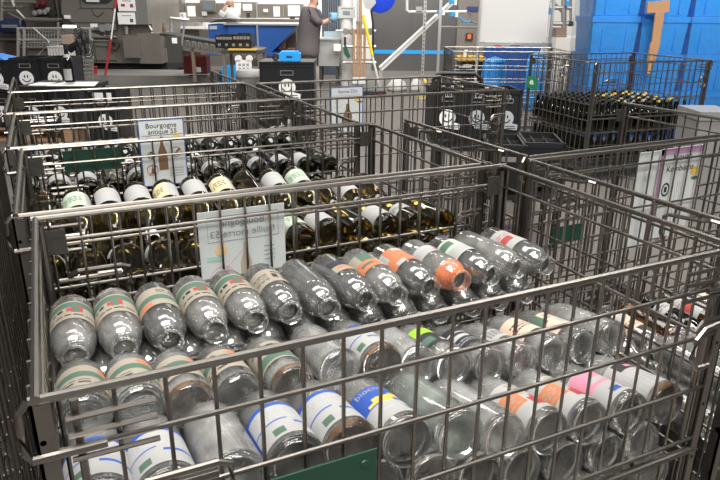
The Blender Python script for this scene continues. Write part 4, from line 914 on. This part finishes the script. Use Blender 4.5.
bp = nt.nodes.new('ShaderNodeBump'); bp.inputs['Strength'].default_value = .7; bp.inputs['Distance'].default_value = .03; nz = nt.nodes.new('ShaderNodeTexNoise'); nz.inputs['Scale'].default_value = 6; nz.inputs['Distortion'].default_value = 2.5
tc = nt.nodes.new('ShaderNodeTexCoord'); mp = nt.nodes.new('ShaderNodeMapping'); mp.inputs['Rotation'].default_value = (0, .5, 0); mp.inputs['Scale'].default_value = (1, 1, .35)
nt.links.new(tc.outputs['Object'], mp.inputs[0]); nt.links.new(mp.outputs[0], nz.inputs['Vector']); nt.links.new(nz.outputs['Fac'], bp.inputs['Height']); nt.links.new(bp.outputs['Normal'], gl.inputs['Normal'])
m = M(); n = 24
for z0, z1 in ((.14, .95), (.95, 1.76)):
    m.add([(-.012, -.014, z0), (L4+.012, -.014, z0), (L4+.012, .64, z0), (-.012, .64, z0), (-.012, -.014, z1), (L4+.012, -.014, z1), (L4+.012, .64, z1), (-.012, .64, z1)], [(0, 1, 5, 4), (1, 2, 6, 5), (2, 3, 7, 6), (3, 0, 4, 7)])
tag(m.build('stretch_wrap', film, loc=hall(sT, TT, 0), rz=-YAW), 'clear stretch film wound round the blue tub stack', 'film')
e, w, h, f = hthing('cardboard_strip', 'folded brown cardboard strip standing against the blue tubs', 'cardboard', 640, -8, 670, 72, 7.30)
for k, pts in enumerate(([(648, 2), (670, 0), (669, 12), (647, 13)], [(655, 12), (664, 11.5), (659, 44), (651, 44)], [(649.5, 42), (659, 43), (653, 62), (646, 62)], [(646.5, 61), (652, 61), (649, 73), (645, 73)])):
    m = M(); fpoly(m, f, pts, -.02*k, .03-.02*k); m.build('fold', card, e)

# black crates with smileys at right
for i, px in enumerate((446, 475, 504)):
    t = 4.75+.12*i; s, z = at(px, 139, t)
    black_crate(['black crate with white smiley, left of the trio under the black cart handle', 'black crate with grey smiley in the middle of the trio', 'black crate with grey smiley, right of the trio and nearest the open black crates'][i],
                hall(s, t, z), -YAW+.10, .212, .30, .375, 'black smiley crates on the right', True, .72, sticker if i == 0 else greysticker, True)
    zb = min(z, zb) if i else z
e = thing('crate_dolly', 'black tube handled dolly under the trio of smiley crates', 'dolly', hall(at(478, 139, 4.9)[0], 4.85, 0), -YAW)
m = M(); m.box(-.36, .36, -.12, .42, zb-.045, zb-.002); m.build('deck', black, e)
for a in (-.3, .3):
    for b in (-.06, .34):
        m = M(); m.box(a-.02, a+.02, b-.02, b+.02, .08, zb-.045); m.build('leg', black, e); m = M(); m.lathe([(0, -.02), (.04, -.02), (.04, .02), (0, .02)], 14, (a, b, .04), 'x'); m.build('wheel', blackm, e)
a0, z0 = at(435, 88, 5.1); a1, z1 = at(437, 75, 5.1); a2, _ = at(484, 76, 5.1); s_ = at(478, 139, 4.9)[0]
m = M(); zt = z1; m.tube([(a0-s_, .38, zb-.02), (a0-s_, .38, zt-.05), (a0-s_+.03, .38, zt-.01), (a0-s_+.07, .38, zt), (a2-s_-.05, .38, zt), (a2-s_, .38, zt-.04), (a2-s_+.02, .38, zt-.12), (a2-s_+.02, .38, zb-.02)], .017, 10); m.build('handle', black, e, smooth=True)
for i, (px, col) in enumerate(((443, lwht), (452, lwht), (461, lcrm), (487, lsal), (495, lwht))):
    t = 4.95; s, z = at(px, 88, t)
    e = thing('bottle_neck', ['white capped bottle poking from the first smiley crate', 'second white capped bottle in the first smiley crate', 'cream capped bottle in the middle smiley crate', 'pink capped bottle in the middle smiley crate', 'white capped bottle in the right smiley crate'][i], 'bottle', hall(s, t, z-.22), -YAW, 'capped bottles in the smiley crates')
    child('bottle_body', glass_mesh('beer', 'darkgreen'), e); m = M(); m.lathe([(.0165, .21), (.017, .222), (.015, .236), (0, .238)], 14); m.build('cap', col, e)
# two open black crates before them
for i, (px, py, w) in enumerate(((507, 145, .22), (545, 143, .23))):
    t = 3.75+.06*i; s, z = at(px, py, t)
    e = thing('open_crate', ['open black crate with dividers, left of the pair behind the wire crate', 'open black crate with dividers, right of the pair, nearer the upright bottles'][i], 'crate', hall(s, t, z-.27), -YAW-.1, 'open black crates')
    crate_shell(w, .36, .27).build('body', black, e)
    m = M()
    for k in (1, 2): m.box(-w/2+w*k/3-.003, -w/2+w*k/3+.003, .01, .35, .02, .25); m.box(-w/2+.01, w/2-.01, .36*k/3-.003, .36*k/3+.003, .02, .25)
    m.build('divider', blackm, e)
    m = M(); m.box(-.06, .06, -.009, -.005, .17, .2); m.build('hand_grip', lid_grey, e)
e = thing('crate_trolley', 'low black trolley carrying the two open black crates', 'trolley', hall(at(526, 145, 3.75)[0], 3.75, 0), -YAW-.1)
zt = at(526, 146, 3.78)[1]-.29
m = M(); m.box(-.26, .26, -.03, .45, zt-.03, zt); m.build('deck', black, e)
for a in (-.22, .22):
    for b in (.02, .4): m = M(); m.tube([(a, b, 0), (a, b, zt-.03)], .02, 8); m.build('leg', black, e)

# black crates with smileys at left, on a pallet
TL = 7.0
pz = 0
for i, (px, py0, py1, px1, lb) in enumerate(((9, 58, 84, 38, 'black crate with white smiley, left of the upper pair behind the wine bottle'), (38.5, 58, 84, 66, 'black crate with white smiley, right of the upper pair behind the wine bottle'),
        (-22, 60, 86, 8, 'black crate cut by the left picture edge, blue sheet on top'))):
    s0, z1 = at(px, py0, TL); s1, _ = at(px1, py0, TL); z0 = .52
    black_crate(lb, hall((s0+s1)/2, TL, z0), -YAW, s1-s0-.004, .4, z1-z0, 'black smiley crates on the left', True, .9)
    black_crate(['black crate under the left smiley crate of the upper pair', 'black crate under the right smiley crate of the upper pair', 'black crate at the bottom by the left picture edge'][i], hall((s0+s1)/2, TL, .145), -YAW, s1-s0-.004, .4, .37, 'black smiley crates on the left', True, .9)
s0, _ = at(-22, 100, TL); s1, _ = at(68, 100, TL)
m = M(); 
for z in (0, .12): m.box(s0, s1, -.03, .45, z, z+.022)
for a in (s0, (s0+s1)/2-.05, s1-.1): m.box(a, a+.1, -.03, .45, .022, .12)
tag(m.build('pallet', wood, loc=hall(0, TL, 0), rz=-YAW), 'wooden pallet under the black smiley crates on the left', 'pallet')
e, w, h, f = hthing('blue_sheet', 'folded blue plastic sheet on the crate at the left edge', 'sheet', -12, 60.5, 5, 66, 6.97)
e.location.z = at(0, 60, TL)[1]+.002; m = M(); m.prism([(-w/2, 0), (w/2, 0), (w/2-.03, .02), (-w/2, .05)], 0, .3); m.build('sheet', mat('sheet_blue', (.05, .22, .6), .5), e)
# crates by the empty crate
for i, (px0, px1, py0, lb) in enumerate(((88, 116, 92, 'black crate with smiley seen through the empty wire crate, beside the wooden pallet'),)):
    s0, z1 = at(px0, py0, TL); s1, _ = at(px1, py0, TL)
    black_crate(lb, hall((s0+s1)/2, TL, 0), -YAW, s1-s0, .4, z1, 'black smiley crates on the left', True, .9)
    e = thing('paper_sheet', 'white sheet lying over the front of that lone black crate', 'paper', hall((s0+s1)/2, TL-.012, z1-.085), -YAW); m = M(); m.box(-.1, .1, -.002, .0, 0, .08); m.build('sheet', sticker, e)
# black table crate carrying paper and the wine bottle
TB = 5.05
s0, zt = at(18, 86, TB); s1, _ = at(88, 86, TB)
e = thing('folding_table', 'black folding table carrying white paper and a wine bottle', 'table', hall((s0+s1)/2, TB, 0), -YAW)
wt = s1-s0
m = M(); m.box(-wt/2, wt/2, -.02, .42, zt-.03, zt); m.build('table_top', black, e)
for a in (-wt/2+.03, wt/2-.03):
    for b in (.02, .38): m = M(); m.tube([(a, b, 0), (a, b, zt-.03)], .014, 8); m.build('leg', black, e)
e = thing('paper_sheet', 'white paper sheets spread over the black table', 'paper', hall((s0+s1)/2, TB, zt+.001), -YAW)
m = M(); m.add([(-.05, 0, 0), (.32, .0, .002), (.25, .26, .004), (-.02, .24, .002), (-.05, 0, .004), (.32, 0, .006), (.25, .26, .008), (-.02, .24, .006)], [(0, 3, 2, 1), (4, 5, 6, 7), (0, 1, 5, 4), (1, 2, 6, 5), (2, 3, 7, 6), (3, 0, 4, 7)])
m.box(-.2, -.06, .02, .2, 0, .006); m.build('sheets', sticker, e)
s, _ = at(70.5, 83, TB+.1)
e = thing('wine_bottle', 'dark wine bottle standing on white paper on the black table', 'bottle', hall(s, TB+.1, zt+.009), -YAW)
child('bottle_body', glass_mesh('wine', 'darkgreen'), e); m = M(); m.lathe([(.0150, .255), (.0150, .298), (0, .299)], 16); m.build('neck_foil', black, e)
m = M(); m.lathe([(0, .03), (.0345, .03), (.0345, .155), (.02, .21), (.009, .24), (.009, .25), (0, .25)], 20); m.build('dark_wine', mat('wine_liquid', (.008, .006, .004), .3), e, smooth=40)
o = child('label', label_mesh('wine_white', .038), e); o.rotation_euler.z = -PI*.68
o = child('neck_band', ring_mesh('wine', .20, .224, 'neck_band', lwht), e)

# cage trolley with the black fan
e, w, h, f = hthing('cage_trolley', 'wire cage trolley standing in front of the washing machine pipes', 'trolley', 17, 27, 94, 84, 9.6, ground=True)
m = M()
for px in (18, 24, 90): ftube(m, f, [(px, 28), (px, 130)], .022, 0, 8)
for py in (28.5, 40): ftube(m, f, [(17, py), (93, py)], .018, 0, 8)
ftube(m, f, [(34, 28), (50, 42), (38, 56)], .014, -.02, 8); m.build('tube_frame', mat('trolley_grey', (.42, .41, .39), .4, .6), e)
m = M()
for k in range(24): ftube(m, f, [(22+k*2.9, 29), (22+k*2.9, 48)], .005, .02, 5)
for k in range(5): ftube(m, f, [(18, 31+k*4), (92, 31+k*4)], .005, .02, 5)
m.build('mesh', alu, e)
m = M(); fbox(m, f, 22, 43, 46, 48, .1, .35); m.build('shelf', MATS['pipe_steel'], e)
e, w, h, f = hthing('white_basket', 'white slatted basket on the cage trolley', 'basket', 48, 46, 68, 58, 9.5)
m = M(); m.box(-w/2, w/2, .02, .3, 0, h*.94)
for k in range(7): a = -w/2+w*k/7; m.box(a, a+w/7*.6, 0, .02, 0, h)
m.box(-w/2, w/2, -.01, .0, h*.9, h); m.build('basket', mat('basket_white', (.60, .60, .58), .5), e)
e, w, h, f = hthing('pedestal_fan', 'black wire guarded fan leaning over the black crates', 'fan', 66, 31, 92, 68, 8.6)
c = f(83, 43); m = M()
for k in range(6):
    rr = .03+.03*k; m.tube([(c[0]+rr*.55*math.cos(2*PI*j/20)-.25*rr*math.sin(2*PI*j/20), -.02*math.sin(k), c[1]+rr*1.05*math.sin(2*PI*j/20)) for j in range(21)], .006, 5)
for j in range(10): a = 2*PI*j/10; m.tube([(c[0], 0, c[1]), (c[0]+.19*.55*math.cos(a)-.05*math.sin(a), 0, c[1]+.2*math.sin(a))], .005, 5)
m.build('guard', blackm, e)
m = M()
for j in range(4):
    a = 2*PI*j/4; m.prism([(c[0], c[1]), (c[0]+.09*math.cos(a), c[1]+.16*math.sin(a)), (c[0]+.07*math.cos(a+.7), c[1]+.13*math.sin(a+.7))], .01, .02)
m.build('blades', blackm, e)
m = M(); ftube(m, f, [(79, 44), (73, 46), (68, 50)], .05, .03, 8); ftube(m, f, [(77, 46), (79, 60), (80, 68)], .04, .02, 8); m.build('arm', black, e)
m = M(); fbox(m, f, 62, 35, 72, 44, .0, .15); m.build('motor_box', mat('tan_box', (.40, .31, .24), .6), e)
e, w, h, f = hthing('lamp_tube', 'short white lit tube lamp on the cage trolley top', 'lamp', 63, 25, 76, 28, 9.5)
m = M(); m.tube([(-w/2, 0, h/2), (w/2, 0, h/2)], h/2, 10); m.build('tube', mat('lamp_white', (.95, .95, .92), .5, emit=1.5), e)
e, w, h, f = hthing('red_basket', 'red wire shopping basket beside the black fan', 'basket', 76, 65, 97, 92, 9.0, ground=True)
m = M()
for py in (67, 70, 72.5): ftube(m, f, [(76, py), (97, py)], .014, 0, 6)
for k in range(9): ftube(m, f, [(77+k*2.4, 66), (77.5+k*2.3, 76)], .008, 0, 5)
m.build('wire_rim', red, e)
m = M()
for k in range(8): ftube(m, f, [(80+k*1.9, 56), (80+k*1.9, 112)], .01, -.02, 5)
for k in range(9): ftube(m, f, [(79, 57+k*4), (94, 57+k*4)], .01, -.02, 5)
m.build('wire_column', alu, e)
# black boxes stacked right of the left file, with blue case on top
TX = 7.0
s0, z1 = at(260, 64, TX); s1, _ = at(313, 64, TX)
hh = z1/2
top_crate = black_crate('upper black crate with white smiley, a blue case on its lid', hall((s0+s1)/2, TX, hh+.003), -YAW, s1-s0, .45, hh, 'tall black crates by the sink', True, 1.05)
black_crate('lower black crate with white smiley under the blue case stack', hall((s0+s1)/2, TX, 0), -YAW, s1-s0, .45, hh, 'tall black crates by the sink', True, 1.0)
m = M(); m.box(-(s1-s0)/2-.01, (s1-s0)/2+.01, -.01, .46, hh+.002, hh+.022); m.build('lid', black, top_crate)
e, w, h, f = hthing('blue_case', 'bright blue case lying on the black crate lid', 'case', 279, 53.5, 300, 63, TX+.1); e.location.z = z1+.026
m = M(); m.box(-w/2, w/2, 0, .14, 0, h*.8); m.box(-w/2+.02, w/2-.02, .01, .13, h*.8, h); m.build('case', blue, e); m = M(); m.box(-.03, .03, -.01, 0, h*.4, h*.55); m.build('clasp', dblue, e)
e, w, h, f = hthing('tape_roll', 'black roll lying beside the blue case', 'roll', 272, 56, 279, 63, TX+.1); e.location.z = z1+.026
m = M(); m.lathe([(.018, -.03), (.036, -.03), (.036, .03), (.018, .03), (.018, -.03)], 18, (0, .03, .036), 'y'); m.build('roll', blackm, e)
# black trays on the conveyor end, white bear eared calendar, round grey lid
e, w, h, f = hthing('packing_table', 'grey packing table at the end of the conveyor', 'table', 222, 50, 262, 90, 9.6, ground=True)
m = M(); m.box(-w/2, w/2, 0, .6, h-.05, h); m.build('table_top', inoxd, e)
m = M(); fbox(m, f, 228, 49.2, 256, 50.4, -.03, .2); m.build('paper_edge', lyel, e)
for a in (-w/2+.04, w/2-.04):
    for b in (.03, .55): m = M(); m.box(a-.02, a+.02, b-.02, b+.02, 0, h-.05); m.build('leg', inox, e)
m = M(); m.box(-w/2+.05, w/2-.05, .1, .5, h*.3, h*.3+.03); m.build('lower_shelf', inox, e)
for i, (px0, px1, py0, py1) in enumerate(((216, 251, 41.5, 48), (216, 232, 35, 41.5), (233, 250, 34, 41.5))):
    e, w, h, f = hthing('bottle_tray', ['wide black bottle tray on the conveyor end', 'small black tray, left of two stacked on the wide tray', 'small black tray, right of two stacked on the wide tray'][i], 'tray', px0, py0, px1, py1, 9.75, 'black bottle trays')
    crate_shell(w, .35, h, .01).build('body', black, e)
    for k in range(5): m = M(); a = -w/2+w*(k+.5)/5; m.box(a-.02, a+.02, -.008, -.004, h*.3, h*.7); m.build('slot', lid_grey, e)
e, w, h, f = hthing('calendar_board', 'white board with two round ears and small print, beside the grey lid', 'board', 235, 56, 252, 74, 8.9)
m = M(); fbox(m, f, 236, 60, 251.5, 74, 0, .03)
for px in (238, 249): c = f(px, 58.8); m.disc(c[0], c[1], .045, .045, 0, .03)
m.build('board', sticker, e)
m = M()
for a in range(3):
    for b in range(2): fbox(m, f, 238.5+a*4, 63.5+b*4, 241+a*4, 66+b*4, -.003, 0)
m.build('print', lgry, e)
m = M(); m.box(-.03, .03, .03, .06, -at(244, 74, 8.9)[1], .1); m.build('stand', lid_grey, e)
e, w, h, f = hthing('round_bin', 'round grey bin with domed lid beside the black crates', 'bin', 234, 70, 263, 130, 7.6, ground=True)
m = M(); m.lathe([(w*.40, 0), (w*.47, h*.9)], 28, (0, w/2, 0)); m.build('body', lid_grey, e, smooth=True); m = M(); m.lathe([(w*.5, h*.88), (w*.5, h*.92), (w*.42, h*.98), (0, h)], 28, (0, w/2, 0)); m.build('lid', mat('lid_pale_grey', (.30, .29, .28), .45), e, smooth=40)
e, w, h, f = hthing('small_blue_bin', 'small blue box on the floor beneath the packing table', 'box', 222, 64, 241, 76, 12.9); e.location.z = 0
crate_shell(w, .3, .3).build('body', blue, e)
e, w, h, f = hthing('grey_case', 'pale grey metal box at the right picture edge behind the wire crates', 'box', 699, 112, 735, 140, 4.2, ground=True)
m = M(); m.box(-w/2, w/2, 0, .3, 0, h*.93); m.build('box', mat('case_grey', (.33, .33, .32), .45, .4), e); m = M(); m.box(-w/2-.01, w/2+.01, -.01, .31, h*.93, h); m.build('lid', alu, e)

# ------------------------------------------------------------------ light, world, camera
wd = bpy.data.worlds.new('hall_light'); sc.world = wd; wd.use_nodes = True
bg = wd.node_tree.nodes['Background']; bg.inputs['Color'].default_value = (.97, .98, 1, 1); bg.inputs['Strength'].default_value = .15
def area(loc_, target, sx, sy, power, col=(1, .972, .93)):
    l = bpy.data.lights.new('ceiling_or_fill_light', 'AREA'); l.shape = 'RECTANGLE'; l.size = sx; l.size_y = sy; l.energy = power; l.color = col
    o = bpy.data.objects.new('ceiling_or_fill_light', l); COL.objects.link(o); o.location = loc_
    o.rotation_euler = (Vector(target)-Vector(loc_)).to_track_quat('-Z', 'Y').to_euler(); return o
area((.1, -4.3, 5.2), (.1, -4.0, 0), 3.6, 2.0, 430)
area((.1, -1.5, 5.0), (.1, -1.5, 0), 3.4, 1.7, 330)
area((-.2, 2.4, 5.3), (-.2, 2.4, 0), 3.4, 1.5, 120)  # added fill strip, brightens rail tops and the crates behind
area((3.0, 1.6, 5.5), (3.0, 1.6, 0), 3.5, 1.2, 50)
area(hall(-3.5, 9.0, 5.6), hall(-3.5, 10.5, 0), 4, .8, 120)
area(hall(1.0, 10.0, 5.6), hall(1.0, 11., 0), 4, .8, 230)
area(hall(3.4, 3.4, 5.4), hall(4.2, 7.6, .8), 4, 1.4, 440)  # added fill from the camera side for the tub fronts
area(hall(.2, 7.4, 5.6), hall(.2, 12.3, 1.), 5, 1., 260)  # added fill aimed forward to brighten the pillar and other white parts
area(hall(-1, 15.2, 5.5), hall(-1, 18.8, 1), 8, .8, 700)
cd = bpy.data.cameras.new('camera'); cam = bpy.data.objects.new('camera', cd); COL.objects.link(cam); sc.camera = cam
cd.sensor_fit = 'HORIZONTAL'; cd.sensor_width = 36; cd.lens = 36*FPX/720; cd.clip_start = .05; cd.clip_end = 200
cam.matrix_world = Matrix((( *[CR.x, CU.x, -FW.x], CAM.x), (*[CR.y, CU.y, -FW.y], CAM.y), (*[CR.z, CU.z, -FW.z], CAM.z), (0, 0, 0, 1)))
sc.view_settings.view_transform = 'Standard'; sc.view_settings.look = 'None'; sc.view_settings.gamma = 1; sc.view_settings.exposure = 0.0
sc.cycles.transparent_max_bounces = 48; sc.cycles.max_bounces = 40; sc.cycles.transmission_bounces = 40; sc.cycles.glossy_bounces = 12; sc.cycles.use_denoising = True
